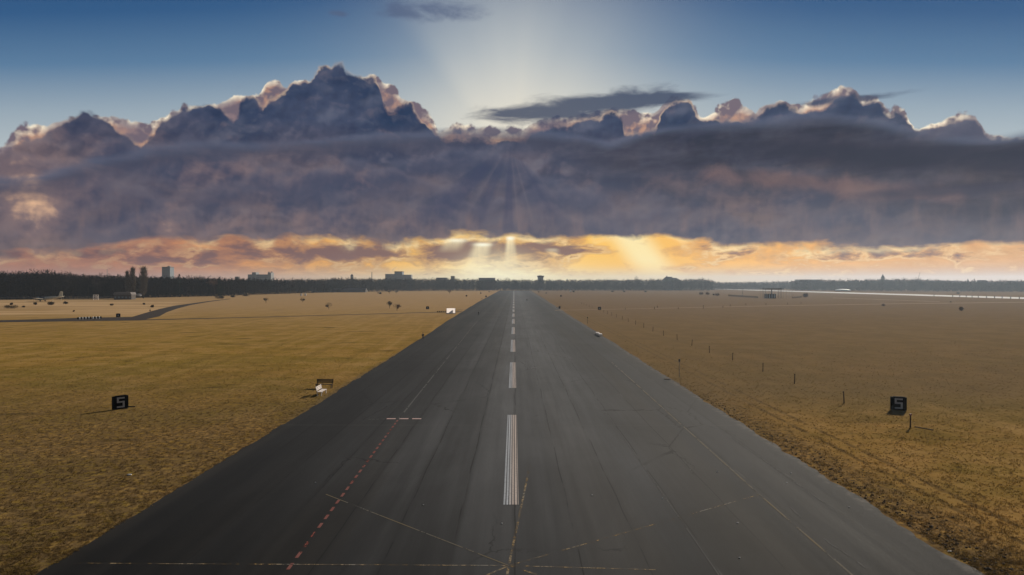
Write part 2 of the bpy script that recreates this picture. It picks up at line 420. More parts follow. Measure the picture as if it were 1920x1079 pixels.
LANE = 3.43
def b_asphalt(g, b):
    P, x, y, z = pos_xyz(g)
    xw = x + (g.noise(g.xyz(0.0, y, 1.0), .09, 3, .5) - .5) * .35
    u = xw * (1 / LANE) + 20.0
    idx = g.m('FLOOR', u)
    fr = g.m('FRACT', u)
    wn = g.n('ShaderNodeTexWhiteNoise'); wn.noise_dimensions = '1D'; g.put(idx, wn.inputs['W'])
    lane = X(g, wn.outputs['Value'])
    streak = g.noise(g.xyz(x * 1.0, y * .03, 0.0), 1.1, 5, .6)
    blot = g.noise(g.xyz(x, y * .45, 3.0), .09, 5, .6, .4)
    grain = g.noise(g.xyz(x, y, 0.0), 9.0, 4, .7)
    grit = g.noise(g.xyz(x, y, 5.0), 40.0, 2, .7)
    v = g.lin(lane, 0.0, 1.0, .86, 1.14) * g.lin(streak, .3, .7, .80, 1.20) * g.lin(blot, .3, .7, .80, 1.20) * g.lin(grain, .3, .7, .84, 1.16) * g.lin(grit, .35, .65, .85, 1.15)
    av = g.curve(x, [(-24, .020), (-17, .025), (-11, .036), (-5, .064), (0, .092), (5, .094), (10, .070), (15, .042), (24, .036)], -24, 24, 0, .12)  # paler towards the centre: reflected sky sheen put into the base colour
    c = g.scale((.965, .985, 1.04), av * g.lin(y + (blot - .5) * 14.0, 33.0, 56.0, .44, 1.0))  # near stretch darkened in the colour for weaker grazing sheen and vignetting
    brown = g.noise(g.xyz(x * .5, y * .02, 8.0), .3, 3, .5)
    c = g.mix(g.ss(brown, .48, .68) * .28, c, (.062, .054, .045))
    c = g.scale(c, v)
    # seams between the paving lanes and irregular cracks sealed with bitumen
    d = g.m('ABSOLUTE', fr - .5)           # .5 at the lane edge
    wob = g.noise(g.xyz(x * .4, y * .25, 6.0), .6, 3, .6)
    seam = g.ss(d, .482, .497) * g.ss(wob, .38, .55)
    c = g.mix(seam * .75, c, (.010, .010, .011))
    wide = g.ss(d, .40, .50) * g.ss(lane, .45, .8) * .42
    c = g.mix(wide, c, (.016, .016, .017))
    pale = g.ss(d, .475, .495) * g.ss(wob, .40, .28) * g.ss(x, 1.0, 6.0)
    c = g.mix(pale * .4, c, (.12, .12, .12))
    cr = g.n('ShaderNodeTexVoronoi'); cr.feature = 'DISTANCE_TO_EDGE'
    wv = g.noise(g.xyz(x, y, 2.0), .9, 3, .6)
    g.put(g.xyz(x * .11 + wv * .16, y * .045 + wv * .12, 0.0), cr.inputs['Vector']); cr.inputs['Scale'].default_value = 1.0
    crack = g.ss(X(g, cr.outputs[0]), .0085, .0025) * g.ss(blot, .50, .62)
    c = g.mix(crack * .7, c, (.010, .010, .011))
    # transverse joints and pale repairs
    ty = g.m('ABSOLUTE', g.m('FRACT', y * (1 / 58.0) + .30) - .5)
    c = g.mix(g.ss(ty, .0022, .0008) * .35, c, (.09, .085, .08))
    # tyre rubber and scrub along the centre
    scuff = g.noise(g.xyz(x * 2.2, y * .05, 11.0), 1.0, 4, .65)
    c = g.mix(g.ss(scuff, .56, .72) * g.ss(g.m('ABSOLUTE', x - 3.0), 15.0, 4.0) * .16, c, (.085, .082, .078))
    # crumbling pale edge on the right
    en = g.noise(g.xyz(x, y, 4.0), 1.2, 5, .65)
    c = g.mix(g.ss(x + (en - .5) * 1.5, 22.4, 23.6) * g.ss(en, .42, .62) * .55, c, (.16, .14, .125))
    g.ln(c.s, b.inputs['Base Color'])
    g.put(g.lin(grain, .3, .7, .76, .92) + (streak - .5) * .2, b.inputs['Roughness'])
    bp = g.n('ShaderNodeBump'); bp.inputs['Strength'].default_value = .4; bp.inputs['Distance'].default_value = .012
    g.put(grit + grain, bp.inputs['Height']); g.ln(bp.outputs[0], b.inputs['Normal'])
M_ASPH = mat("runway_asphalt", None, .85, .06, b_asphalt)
M_PATH = mat("path_asphalt", (.058, .047, .041), .95, .03)
def b_gravel(g, b):
    P, x, y, z = pos_xyz(g)
    n = g.noise(g.xyz(x, y, 0.0), .3, 5, .6)
    g.ln(g.mix(g.lin(n, .3, .7), (.24, .165, .105), (.33, .24, .155)).s, b.inputs['Base Color'])
M_GRAVEL = mat("pale_gravel", None, .95, .0, b_gravel)
def b_conc(g, b):
    P, x, y, z = pos_xyz(g)
    n = g.noise(g.xyz(x * .5, y * .1, 0.0), .3, 5, .6)
    g.ln(g.mix(g.lin(n, .3, .7), (.50, .48, .47), (.60, .58, .57)).s, b.inputs['Base Color'])
M_CONC = mat("pale_concrete", None, .85, .04, b_conc)

def paint(name, colour, c2, wear, kx=6.0, ky=.25, lo=.40, hi=.52):
    """worn road paint: the asphalt shows through where it has been scrubbed off"""
    m = bpy.data.materials.new(name); m.use_nodes = True
    nt = m.node_tree; b = nt.nodes['Principled BSDF']; b.inputs['Roughness'].default_value = .9; b.inputs['Specular IOR Level'].default_value = .04
    g = G(nt); P, x, y, z = pos_xyz(g)
    st_ = g.noise(g.xyz(x * kx, y * ky, 1.0), 1.0, 4, .6)
    ch = g.noise(g.xyz(x, y, 7.0), 4.0, 5, .7)
    big = g.noise(g.xyz(x, y, 3.0), .35, 3, .5)
    g.ln(g.mix(g.lin(big, .35, .65), colour, c2).s, b.inputs['Base Color'])
    f = st_ * .5 + ch * .5 + (big - .5) * .5
    al = g.ss(f, lo + wear, hi + wear)
    tr = g.n('ShaderNodeBsdfTransparent'); mx = g.n('ShaderNodeMixShader')
    g.put(al, mx.inputs[0]); g.ln(tr.outputs[0], mx.inputs[1]); g.ln(b.outputs[0], mx.inputs[2])
    g.ln(mx.outputs[0], nt.nodes['Material Output'].inputs[0])
    return m
def b_stripe(g, b):
    P, x, y, z = pos_xyz(g)
    xr = x + y * .0018
    st_ = g.noise(g.xyz(xr * 6.0, y * .03, 0.0), 1.6, 3, .6)
    ch = g.noise(g.xyz(x, y, 2.0), 5.0, 4, .7)
    tint = g.ss(xr, -.45, -.05)
    c = g.mix(tint, (.50, .53, .58), (.62, .52, .47))
    line = g.m('ABSOLUTE', g.m('FRACT', xr * 5.2 + .3) - .5)
    k = g.ss(line, .10, .22) * g.lin(ch, .3, .6, .55, 1.0) * g.lin(st_, .35, .6, .45, 1.0)
    c = g.mix(k, (.07, .07, .075), c)
    g.ln(c.s, b.inputs['Base Color'])
M_STRIPE = mat("worn_white_paint", None, .85, .06, b_stripe)
M_RED = paint("worn_red_paint", (.19, .060, .050), (.20, .090, .080), -.03)
M_YEL = paint("worn_yellow_paint", (.42, .26, .08), (.20, .19, .17), .03, 2.0, 1.0, .40, .60)
M_WHT = paint("worn_grey_line", (.125, .120, .112), (.155, .125, .08), -.04, 3.0, .4)
M_FNT = paint("faint_line", (.115, .112, .108), (.085, .085, .085), -.02, 3.0, .3)
M_PINK = paint("worn_pink_paint", (.58, .47, .45), (.52, .34, .32), -.03, 2.0, 3.0)

# ------------------------------------------------------------------ mesh helpers
class MB:
    def __init__(self): self.v = []; self.f = []
    def add(self, vs, fs):
        o = len(self.v); self.v += [tuple(p) for p in vs]; self.f += [tuple(i + o for i in f) for f in fs]
    def box(self, c, s, rz=0.0, M=None, taper=1.0):
        hx, hy, hz = s[0] / 2, s[1] / 2, s[2] / 2
        vs = []
        for z in (-1, 1):
            k = taper if z > 0 else 1.0
            for x, y in ((-1, -1), (1, -1), (1, 1), (-1, 1)): vs.append(Vector((x * hx * k, y * hy * k, z * hz)))
        if M is None: M = Matrix.Translation(c) @ Matrix.Rotation(rz, 4, 'Z')
        vs = [M @ p for p in vs]
        self.add(vs, [(3, 2, 1, 0), (4, 5, 6, 7), (0, 1, 5, 4), (1, 2, 6, 5), (2, 3, 7, 6), (3, 0, 4, 7)])
        return self
    def tube(self, a, b, r0, r1=None, n=6):
        a = Vector(a); b = Vector(b); r1 = r0 if r1 is None else r1
        d = (b - a)
        if d.length < 1e-6: return self
        q = d.to_track_quat('Z', 'Y')
        vs = []
        for p, r in ((a, r0), (b, r1)):
            for i in range(n):
                t = 2 * math.pi * i / n
                vs.append(p + q @ Vector((math.cos(t) * r, math.sin(t) * r, 0)))
        fs = [(i, (i + 1) % n, n + (i + 1) % n, n + i) for i in range(n)]
        fs += [tuple(range(n - 1, -1, -1)), tuple(range(n, 2 * n))]
        self.add(vs, fs); return self
    def loft(self, rings):
        """rings: lists of points of equal length, joined in order and capped"""
        n = len(rings[0]); vs = [p for r in rings for p in r]; fs = []
        for k in range(len(rings) - 1):
            for i in range(n):
                fs.append((k * n + i, k * n + (i + 1) % n, (k + 1) * n + (i + 1) % n, (k + 1) * n + i))
        fs.append(tuple(range(n - 1, -1, -1))); fs.append(tuple(range((len(rings) - 1) * n, len(rings) * n)))
        self.add(vs, fs); return self
    def prism(self, poly, y0, y1):
        """poly in x,z swept along y"""
        n = len(poly)
        self.add([(x, y0, z) for x, z in poly] + [(x, y1, z) for x, z in poly],
                 [tuple(range(n)), tuple(range(2 * n - 1, n - 1, -1))] + [(i, n + i, n + (i + 1) % n, (i + 1) % n) for i in range(n)])
        return self
    def blob(self, c, r, seed=0, n=9, m=6, rag=.25):
        rnd = random.Random(seed); rings = []
        for j in range(m + 1):
            ph = math.pi * (j / m - .5) * .98
            rings.append([(c[0] + r[0] * math.cos(ph) * math.cos(2 * math.pi * i / n) * (1 + rnd.uniform(-rag, rag)),
                           c[1] + r[1] * math.cos(ph) * math.sin(2 * math.pi * i / n) * (1 + rnd.uniform(-rag, rag)),
                           c[2] + r[2] * math.sin(ph) * (1 + rnd.uniform(-rag, rag) * .4)) for i in range(n)])
        return self.loft(rings)
    def quad(self, pts): self.add(pts, [tuple(range(len(pts)))]); return self
    def build(self, name, m, parent=None, bevel=0.0, smooth=False):
        me = bpy.data.meshes.new(name); me.from_pydata(self.v, [], self.f); me.update()
        if m: me.materials.append(m)
        if smooth: me.shade_smooth()
        o = bpy.data.objects.new(name, me); COL.objects.link(o)
        if parent: o.parent = parent
        if bevel:
            md = o.modifiers.new("bevel", 'BEVEL'); md.width = bevel; md.segments = 2; md.limit_method = 'ANGLE'
        return o
def np_mesh(name, verts, tris, m, parent=None):
    me = bpy.data.meshes.new(name)
    nv, nf = len(verts), len(tris)
    me.vertices.add(nv); me.vertices.foreach_set('co', np.asarray(verts, np.float32).ravel())
    k = tris.shape[1]
    me.loops.add(nf * k); me.loops.foreach_set('vertex_index', np.asarray(tris, np.int32).ravel())
    me.polygons.add(nf); me.polygons.foreach_set('loop_start', np.arange(0, nf * k, k, dtype=np.int32))
    me.update(calc_edges=True); me.materials.append(m)
    o = bpy.data.objects.new(name, me); COL.objects.link(o)
    if parent: o.parent = parent
    return o
def thing(name, label, cat, loc=(0, 0, 0), rz=0.0, group=None):
    o = bpy.data.objects.new(name, None); COL.objects.link(o)
    o.location = loc; o.rotation_euler = (0, 0, rz); o.empty_display_size = .3
    o['label'] = label; o['category'] = cat
    if group: o['group'] = group
    return o
def tag(o, label, cat, group=None):
    o['label'] = label; o['category'] = cat
    if group: o['group'] = group
    return o
def struct(o, kind='structure'): o['kind'] = kind; return o
def copy_tree(o, parent=None):
    c = o.copy(); COL.objects.link(c)
    if parent: c.parent = parent
    for ch in list(o.children): copy_tree(ch, c)
    return c

# ------------------------------------------------------------------ ground, runway, paths, paint
def strip(name, pts, m, z):
    """quad strip from [(xl, xr, y)]"""
    mb = MB()
    for xl, xr, y in pts: mb.v += [(xl, y, z), (xr, y, z)]
    n = len(pts)
    mb.f = [(2 * i, 2 * i + 1, 2 * i + 3, 2 * i + 2) for i in range(n - 1)]
    return struct(mb.build(name, m))
def ribbon(name, left, right, m, z):
    mb = MB(); n = len(left)
    for a, b in zip(left, right): mb.v += [(a[0], a[1], z), (b[0], b[1], z)]
    mb.f = [(2 * i, 2 * i + 1, 2 * i + 3, 2 * i + 2) for i in range(n - 1)]
    return struct(mb.build(name, m))
G_ = MB()
gx = [-4100, -2500, -900, -300, -100, 0, 100, 300, 900, 2500, 4100]; gy = [-400, -50, 30, 60, 120, 250, 500, 1000, 2000, 3000, 4400]
for yy in gy:
    for xx in gx: G_.v.append((xx, yy, 0))
for j in range(len(gy) - 1):
    for i in range(len(gx) - 1):
        a = j * len(gx) + i; G_.f.append((a, a + 1, a + len(gx) + 1, a + len(gx)))
struct(G_.build("ground", M_GRASS))
rn = random.Random(4)
def interp(pts, y):
    for (a, va), (b, vb) in zip(pts, pts[1:]):
        if y <= b: return va + (vb - va) * max(0, (y - a) / (b - a))
    return pts[-1][1]
LE = [(-30, -23.9), (33, -23.9), (90, -23.8), (180, -24.6), (263, -26), (520, -28.3), (1290, -30)]
RE = [(-30, 23.1), (33, 23.1), (90, 23.4), (220, 24.3), (365, 24.6), (640, 27), (1290, 29)]
pts = []; y = -30.0; wl = wr_ = 0.0
while y < 1290:
    wl = wl * .75 + rn.uniform(-.11, .11); wr_ = wr_ * .75 + rn.uniform(-.14, .14)
    pts.append((interp(LE, y) + wl, interp(RE, y) + wr_, y)); y += .5 if y < 140 else 4
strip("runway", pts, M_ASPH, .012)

def path_strip(mb, a, b, w, z, wob=0.0, seed=1, n=1):
    a = Vector((a[0], a[1], z)); b = Vector((b[0], b[1], z)); d = (b - a).normalized(); s = Vector((-d.y, d.x, 0))
    r = random.Random(seed); prev = None
    for i in range(n + 1):
        p = a.lerp(b, i / n) + s * (r.uniform(-wob, wob))
        cur = (p - s * w / 2, p + s * w / 2)
        if prev: mb.quad([prev[0], cur[0], cur[1], prev[1]])
        prev = cur
ZP = .022
# centre line of long white stripes
mb = MB()
k = -1
while True:
    y0 = 44.6 + 49.7 * k; k += 1
    if y0 > 1240: break
    x = lambda yy: -.28 - .0018 * (yy - 45)
    mb.quad([(x(y0) - .5, y0, ZP), (x(y0) + .5, y0, ZP), (x(y0 + 30.4) + .5, y0 + 30.4, ZP), (x(y0 + 30.4) - .5, y0 + 30.4, ZP)])
struct(mb.build("centre_line", M_STRIPE))
# red dashed line and the cross bar of pale red dashes at its end
mb = MB(); y = 30.0
while y < 72:
    x = -11.5 - (y - 33.9) * .0245
    mb.quad([(x - .09, y, ZP), (x + .09, y, ZP), (x + .072, y + .80, ZP), (x - .108, y + .80, ZP)]); y += 1.475
struct(mb.build("red_dashed_line", M_RED))
mb = MB()
for px in (733, 757, 781):
    cx, cy = gp(px, 786.3); mb.quad([(cx - .48, cy - .22, ZP), (cx + .48, cy - .22, ZP), (cx + .48, cy + .22, ZP), (cx - .48, cy + .22, ZP)])
struct(mb.build("red_cross_bar", M_PINK))
mb = MB(); path_strip(mb, gp(672, 788), gp(722, 787), .12, ZP); path_strip(mb, (-12.45, 73), (-14.5, 260), .17, ZP)
struct(mb.build("faint_side_line", M_FNT))
# yellow measuring star
C0 = gp(954, 1063); mb = MB()
for px, py, w in ((994, 872, .13), (1422, 929, .095), (135, 1060, .10), (1230, 1070.5, .10)):
    path_strip(mb, C0, gp(px, py), w, ZP)
mb2 = MB(); path_strip(mb2, C0, gp(610, 929), .085, ZP + .001)
path_strip(mb, C0, (C0[0] - 3.2, C0[1] - 3.4), .13, ZP); path_strip(mb, C0, (C0[0] + 3.4, C0[1] - 2.6), .13, ZP); path_strip(mb, C0, (C0[0] - .2, C0[1] - 3), .13, ZP)
struct(mb.build("yellow_star_line", M_YEL)); struct(mb2.build("grey_star_line", M_WHT))
mb = MB(); path_strip(mb, (16.75, 25), (16.75, 47), .13, ZP); path_strip(mb, (16.75, 47), (17.7, 125), .15, ZP)
struct(mb.build("right_edge_line", M_WHT))
mb = MB(); path_strip(mb, (20.4, 45), (20.35, 64), .10, ZP); path_strip(mb, gp(1480, 950), gp(1520, 990), .08, ZP)
path_strip(mb, gp(1285, 868), gp(1302, 892), .08, ZP); path_strip(mb, (10.1, 25), (10.25, 90), .07, ZP); path_strip(mb, gp(1542, 1010), gp(1572, 1030), .11, ZP, .04, 2, 4); path_strip(mb, gp(1572, 1030), gp(1625, 1066), .11, ZP, .05, 3, 6)
struct(mb.build("faint_lane_line", M_FNT))

# side path on the left, narrow track, gravel track and second runway on the right
ribbon("side_path", [gp(x, y) for x, y in ((-40, 602), (0, 601), (80, 599), (145, 596.5), (245, 595), (275, 586), (297, 580), (325, 573.8), (362, 568.8), (390, 565), (430, 560.5))],
       [gp(x, y) for x, y in ((-40, 605.5), (0, 605), (80, 604), (145, 603), (262, 601.5), (297, 593.8), (311, 586), (332, 578.8), (356, 572.5), (390, 566.6), (430, 561.2))], M_PATH, .016)
ribbon("narrow_track", [gp(x, y) for x, y in ((250, 600), (300, 599), (500, 594.4), (700, 588.8), (866, 584.2))],
       [gp(x, y) for x, y in ((250, 601.5), (300, 600.4), (500, 595.3), (700, 589.6), (866, 585.2))], M_PATH, .020)
ribbon("gravel_track", [gp(x, y) for x, y in ((1040, 582.0), (1180, 579.2), (1440, 573.4), (1700, 569.0), (1980, 565.6))],
       [gp(x, y) for x, y in ((1040, 582.6), (1180, 579.9), (1440, 574.4), (1700, 570.2), (1980, 567.0))], M_GRAVEL, .018)
ribbon("faint_track", [gp(x, y) for x, y in ((1560, 558.6), (1640, 561.2), (1760, 565.6))], [gp(x, y) for x, y in ((1560, 559.3), (1640, 562.0), (1760, 566.4))], M_GRAVEL, .014)
strip("second_runway", [(462, 512, 380), (462, 512, 900), (462, 512, 2100)], M_CONC, .03)

# ------------------------------------------------------------------ grass blades and soil clods near the camera
def tufts():
    r = np.random.default_rng(7)
    out = []
    def field(n, y0, y1, side):
        yy = y0 + (y1 - y0) * r.random(n) ** 1.4
        lim = .80 * yy + 3
        e = (23.95 if side < 0 else 23.6) - .3 * r.random(n)
        xx = e + r.random(n) ** (1.15) * (lim - e)
        ok = lim > e + .3
        return np.stack([xx[ok] * side, yy[ok]], 1)
    p = np.concatenate([field(46000, 32, 190, -1), field(46000, 32, 190, 1)])
    keep = r.random(len(p)) < np.clip((190 - p[:, 1]) / 130, 0, 1) ** 1.3
    p = p[keep]
    # clumping
    key = np.sin(p[:, 0] * 1.9 + 2 * np.sin(p[:, 1] * .9)) + np.sin(p[:, 1] * 2.3 + 1.7 * np.sin(p[:, 0] * 1.3))
    p = p[(key + r.random(len(p)) * 2.6) > .2]
    n = len(p); B = 4
    base = np.repeat(p, B, 0) + r.normal(0, .05, (n * B, 2))
    ang = r.random(n * B) * 2 * np.pi; h = r.uniform(.03, .10, n * B) * np.repeat(r.uniform(.5, 1.5, n), B)
    far = np.clip((base[:, 1] - 30) / 120, 0, 1); w = r.uniform(.012, .028, n * B) * (1 + far * 1.6)
    lean = r.uniform(.8, 2.4, n * B) * h
    dx, dy = np.cos(ang), np.sin(ang)
    z0 = np.zeros(n * B)
    v0 = np.stack([base[:, 0] - dy * w, base[:, 1] + dx * w, z0], 1)
    v1 = np.stack([base[:, 0] + dy * w, base[:, 1] - dx * w, z0], 1)
    v2 = np.stack([base[:, 0] + dx * lean, base[:, 1] + dy * lean, h], 1)
    V = np.stack([v0, v1, v2], 1).reshape(-1, 3)
    T = np.arange(len(V)).reshape(-1, 3)
    o = np_mesh("grass", V, T, M_TUFT); struct(o, 'stuff')
tufts()
M_SOIL = mat("soil", (.10, .074, .05), .95, .1)
def clods():
    r = random.Random(3); mb = MB()
    for i in range(520):
        y = 33 + 60 * r.random() ** 1.8
        x = 23.45 + abs(r.gauss(0, 1.5)) * (1.1 if y < 60 else .6)
        s = r.uniform(.02, .085)
        if r.random() < .06: s *= 1.7
        mb.blob((x, y, s * .35), (s * r.uniform(.8, 1.5), s, s * .6), i, 5, 3, .35)
    struct(mb.build("soil_clod", M_SOIL), 'stuff')
clods()

# ------------------------------------------------------------------ trees
def mat_bark(name, ca, cb, sc=.07):
    def bld(g, b):
        P, x, y, z = pos_xyz(g)
        n = g.noise(P, sc, 3, .5); n2 = g.noise(P, .9, 3, .6)
        g.ln(g.mix(g.lin(n * .75 + n2 * .25, .36, .62), ca, cb).s, b.inputs['Base Color'])
    return mat(name, None, .95, .02, bld)
M_TWIG = mat_bark("bare_twigs", (.040, .034, .030), (.085, .060, .045))
M_TWIGRED = mat_bark("russet_twigs", (.10, .050, .030), (.15, .080, .045))
M_TRUNK = mat_bark("bark", (.050, .040, .032), (.080, .065, .050), .5)
M_CONI = mat_bark("conifer_needles", (.010, .013, .009), (.020, .024, .015))
M_POP = mat_bark("poplar_twigs", (.10, .085, .065), (.16, .125, .09))
def b_wood(g, b):
    P, x, y, z = pos_xyz(g)
    n = g.noise(P, .06, 3, .5) * .75 + g.noise(P, .9, 3, .6) * .25
    f = g.ss(x, -330.0, -120.0)  # darker colour at the left, standing in for thinner haze there
    c = g.mix(g.lin(n, .36, .62), g.mix(f, (.006, .006, .005), (.013, .015, .012)), g.mix(f, (.026, .018, .013), (.060, .043, .032)))
    g.ln(c.s, b.inputs['Base Color'])
M_WOOD = mat("far_wood", None, .95, .0, b_wood)
M_BUSH = mat_bark("bush_twigs", (.035, .030, .020), (.075, .055, .035), .6)

NR = np.random.default_rng(11)
def twig_tris(cent, rad, n, L, w, up=.6, shell=.5):
    """thin leaf- or twig-sized triangles through a crown volume"""
    d = NR.normal(size=(n, 3)); d /= np.linalg.norm(d, axis=1)[:, None]
    rr = NR.random(n) ** shell
    p = np.asarray(cent) + d * rr[:, None] * np.asarray(rad)
    o = d * .8 + NR.normal(size=(n, 3)) * .6; o[:, 2] += up
    o /= np.linalg.norm(o, axis=1)[:, None]
    s = np.cross(o, NR.normal(size=(n, 3))); s /= (np.linalg.norm(s, axis=1)[:, None] + 1e-6)
    l = L * NR.uniform(.5, 1.4, (n, 1)); ww = w * NR.uniform(.6, 1.4, (n, 1))
    a = p - s * ww; b = p + s * ww; c = p + o * l
    return np.stack([a, b, c], 1).reshape(-1, 3)
def tris_obj(name, vs, m, parent=None):
    vs = np.concatenate(vs) if isinstance(vs, list) else vs
    return np_mesh(name, vs, np.arange(len(vs)).reshape(-1, 3), m, parent)

def limbs(mb, p, d, L, r, depth, rnd, tips, spread=.55):
    q = p + d * L
    mb.tube(p, q, r, r * .62, 5 if depth > 1 else 4)
    tips.append(q)
    if depth == 0: return
    for i in range(rnd.choice((2, 3, 3))):
        a = rnd.uniform(0, 6.28)
        e = (d + Vector((math.cos(a) * spread, math.sin(a) * spread, rnd.uniform(.0, .35)))).normalized()
        limbs(mb, p + d * L * rnd.uniform(.55, 1.0), e, L * rnd.uniform(.6, .85), r * .55, depth - 1, rnd, tips, spread)

def make_tree(kind, H, W, seed, label, loc, group=None, m=None, cat="tree", name=None, tw=1.0):
    """a tree as trunk with limbs, and a crown of fine twigs"""
    rnd = random.Random(seed); t = thing(name or kind + "_tree", label, cat, loc, 0, group)
    tr = MB(); cr = []
    if kind == 'bare':
        tips = []; limbs(tr, Vector((0, 0, -.2)), Vector((rnd.uniform(-.05, .05), rnd.uniform(-.05, .05), 1)), H * .34, H * .022 * min(tw, 1.5), 3, rnd, tips, .62)
        for q in tips:
            k = W / H
            cr.append(twig_tris((q.x * k * 1.4, q.y * k * 1.4, min(q.z, H * .86)), (H * .10, H * .10, H * .09), 16, H * .085, H * .0065 * tw, .5))
        cr.append(twig_tris((0, 0, H * .66), (W * .5, W * .5, H * .32), 260, H * .08, H * .0060 * tw, .6, .4))
        mm = m or M_TWIG
    elif kind == 'poplar':
        tr.tube((0, 0, -.2), (0, 0, H * .8), H * .018, H * .005, 6)
        for i in range(26):
            z = H * rnd.uniform(.12, .8); a = rnd.uniform(0, 6.28); R = W * .5 * rnd.uniform(.6, 1)
            tr.tube((0, 0, z), (math.cos(a) * R, math.sin(a) * R, z + H * rnd.uniform(.10, .2)), H * .005, H * .0015, 4)
        for k in range(10):
            f = k / 9; R = W * .5 * (.55 + .6 * math.sin(math.pi * (f * .85 + .1)))
            cr.append(twig_tris((rnd.uniform(-.3, .3), rnd.uniform(-.3, .3), H * (.16 + .74 * f)), (R, R, H * .08), 150, H * .10, H * .0052, 2.2))
        mm = m or M_POP
    elif kind == 'conifer':
        tr.tube((0, 0, -.2), (0, 0, H * .97), H * .016, H * .003, 6)
        for k in range(16):
            f = k / 15; R = W * .5 * (1 - f) ** .8 * rnd.uniform(.75, 1.15) + .15
            z = H * (.14 + .84 * f)
            n = int(70 * (1 - f) + 16)
            cr.append(twig_tris((0, 0, z), (R, R, H * .03), n, H * .05, H * .012, -.3, .45))
        mm = m or M_CONI
    else:                                                    # shrub: several stems from the ground
        for i in range(9):
            a = rnd.uniform(0, 6.28); R = W * .42 * rnd.uniform(.2, 1)
            tr.tube((math.cos(a) * R * .2, math.sin(a) * R * .2, -.05), (math.cos(a) * R, math.sin(a) * R, H * rnd.uniform(.5, .85)), .035 + H * .006, .015, 4)
        for i in range(7):
            a = rnd.uniform(0, 6.28); R = W * .28
            cr.append(twig_tris((math.cos(a) * R, math.sin(a) * R * .6, H * rnd.uniform(.26, .52)), (W * .28, W * .28, H * .36), 190, H * .16, H * .020 + .012, .5))
        mm = m or M_BUSH
    tr.build("trunk" if kind != 'shrub' else "stems", M_TRUNK, t); tris_obj("crown" if kind != 'shrub' else "twigs", cr, mm, t)
    return t

# the wood round the field: one far mass of several rows of bare trees
BASE = [(-120, 563), (0, 562), (200, 560), (300, 558), (420, 555.5), (480, 553), (580, 550), (690, 547.5), (800, 546), (960, 545.2), (1100, 545.6), (1330, 545.4), (1345, 544), (1480, 543.6), (1492, 545.5), (1600, 546), (1760, 547.2), (1920, 548.3), (2050, 549)]
TOP = [(-120, 510), (0, 511), (60, 510), (110, 512), (150, 516), (230, 517.5), (300, 519), (400, 521), (440, 522.5), (520, 523.5), (600, 523), (640, 522), (700, 522), (800, 522.5), (960, 524.5), (1100, 524.5), (1240, 524), (1320, 522.5), (1336, 526), (1350, 529.5), (1440, 528.5), (1485, 527), (1500, 525), (1600, 524.5), (1690, 523.5), (1740, 524.5), (1800, 526.5), (1880, 526.5), (2050, 525)]
def wood():
    rnd = random.Random(21); V = []; mbt = MB()
    px = -110.0
    while px < 2040:
        yb = interp(BASE, px); Z0 = pz(yb)
        for row in range(6):
            Z = Z0 + row * rnd.uniform(9, 15) * (1 if Z0 < 900 else 1.6)
            x = (px + rnd.uniform(-6, 6) - VX) / F * Z
            hmax = CH + (VY - interp(TOP, px)) / F * Z
            h = hmax * ((.80 + .24 * rnd.random() ** 1.0) if row > 1 else rnd.uniform(.34, .98)) * (1.07 + .09 * math.sin(px * .045 + row) * math.sin(px * .021))
            w = h * rnd.uniform(.40, .62)
            n = 150 if Z0 < 800 else 95
            big = 1.0 if Z0 < 800 else 1.35
            V.append(twig_tris((x, Z, h * .60), (w * .5, w * .5, h * .36), n * 2, h * .055 * big, h * .0085 * big, .22, .45))
            V.append(twig_tris((x, Z, h * .24), (w * .55, w * .5, h * .22), n // 2, h * .07, h * .014 * big, .2, .6))
            if row < 3: mbt.tube((x, Z, -.3), (x + rnd.uniform(-.4, .4), Z, h * .6), h * .014, h * .006, 4)
        px += 4.2 if Z0 < 800 else 5.0
    # under-storey that closes the wood at eye height
    px = -110.0
    while px < 2040:
        Z = pz(interp(BASE, px)) + rnd.uniform(25, 60); x = (px - VX) / F * Z
        hm = CH + (VY - interp(TOP, px)) / F * Z
        for f in (.25, .5, .74): V.append(twig_tris((x, Z, hm * f), (7, 6, hm * .2), 42, 3.4, .75, .3, .6))
        px += 5.0
    o = tris_obj("wood", V, M_WOOD); struct(o, 'stuff')
    mbt.build("trunks", M_TRUNK, o)['kind'] = 'stuff'
wood()
def at(px, py_top, Z): return ((px - VX) / F * Z, Z, CH + (VY - py_top) / F * Z)   # position and height of a skyline feature
# trees that stand out of the wood
for i, (px, top, kind, wpx, label) in enumerate((
        (247, 501.5, 'poplar', 9, "slender pointed poplar, left one of the two tall columns above the wood"),
        (267, 500.5, 'poplar', 15, "broad round-topped poplar, right one of the two tall columns above the wood"),
        (237, 508, 'poplar', 6.5, "short thin poplar at the left foot of the pointed poplar"))):
    Z = 640; x, y, h = at(px, top, Z); make_tree(kind, h, wpx * Z / F, 30 + i, label, (x, y, 0), "poplars rising above the wood")
for i, (px, top, label) in enumerate(((65, 511, "dark conifer with a broad point above the far left of the wood"), (153, 514.5, "dark conifer poking out of the wood left of the thin chimney"),
        (219, 514.5, "dark conifer between the thin chimney and the poplars"), (335, 515, "small dark conifer beside the pale tower block"),
        (86, 507, "tall thin conifer top left of centre of the left wood"), (100, 509, "thin conifer top just right of the tallest thin one"),
        (307, 523, "dark low conifer in front of the tower block"), (410, 520, "dark conifer above the wood where the side path meets it"))):
    Z = 655 if px < 300 else 700; x, y, h = at(px, top, Z)
    make_tree('conifer', h, h * (.34 if i not in (4, 5) else .16), 50 + i, label, (x, Z, 0), "conifers in the left wood")
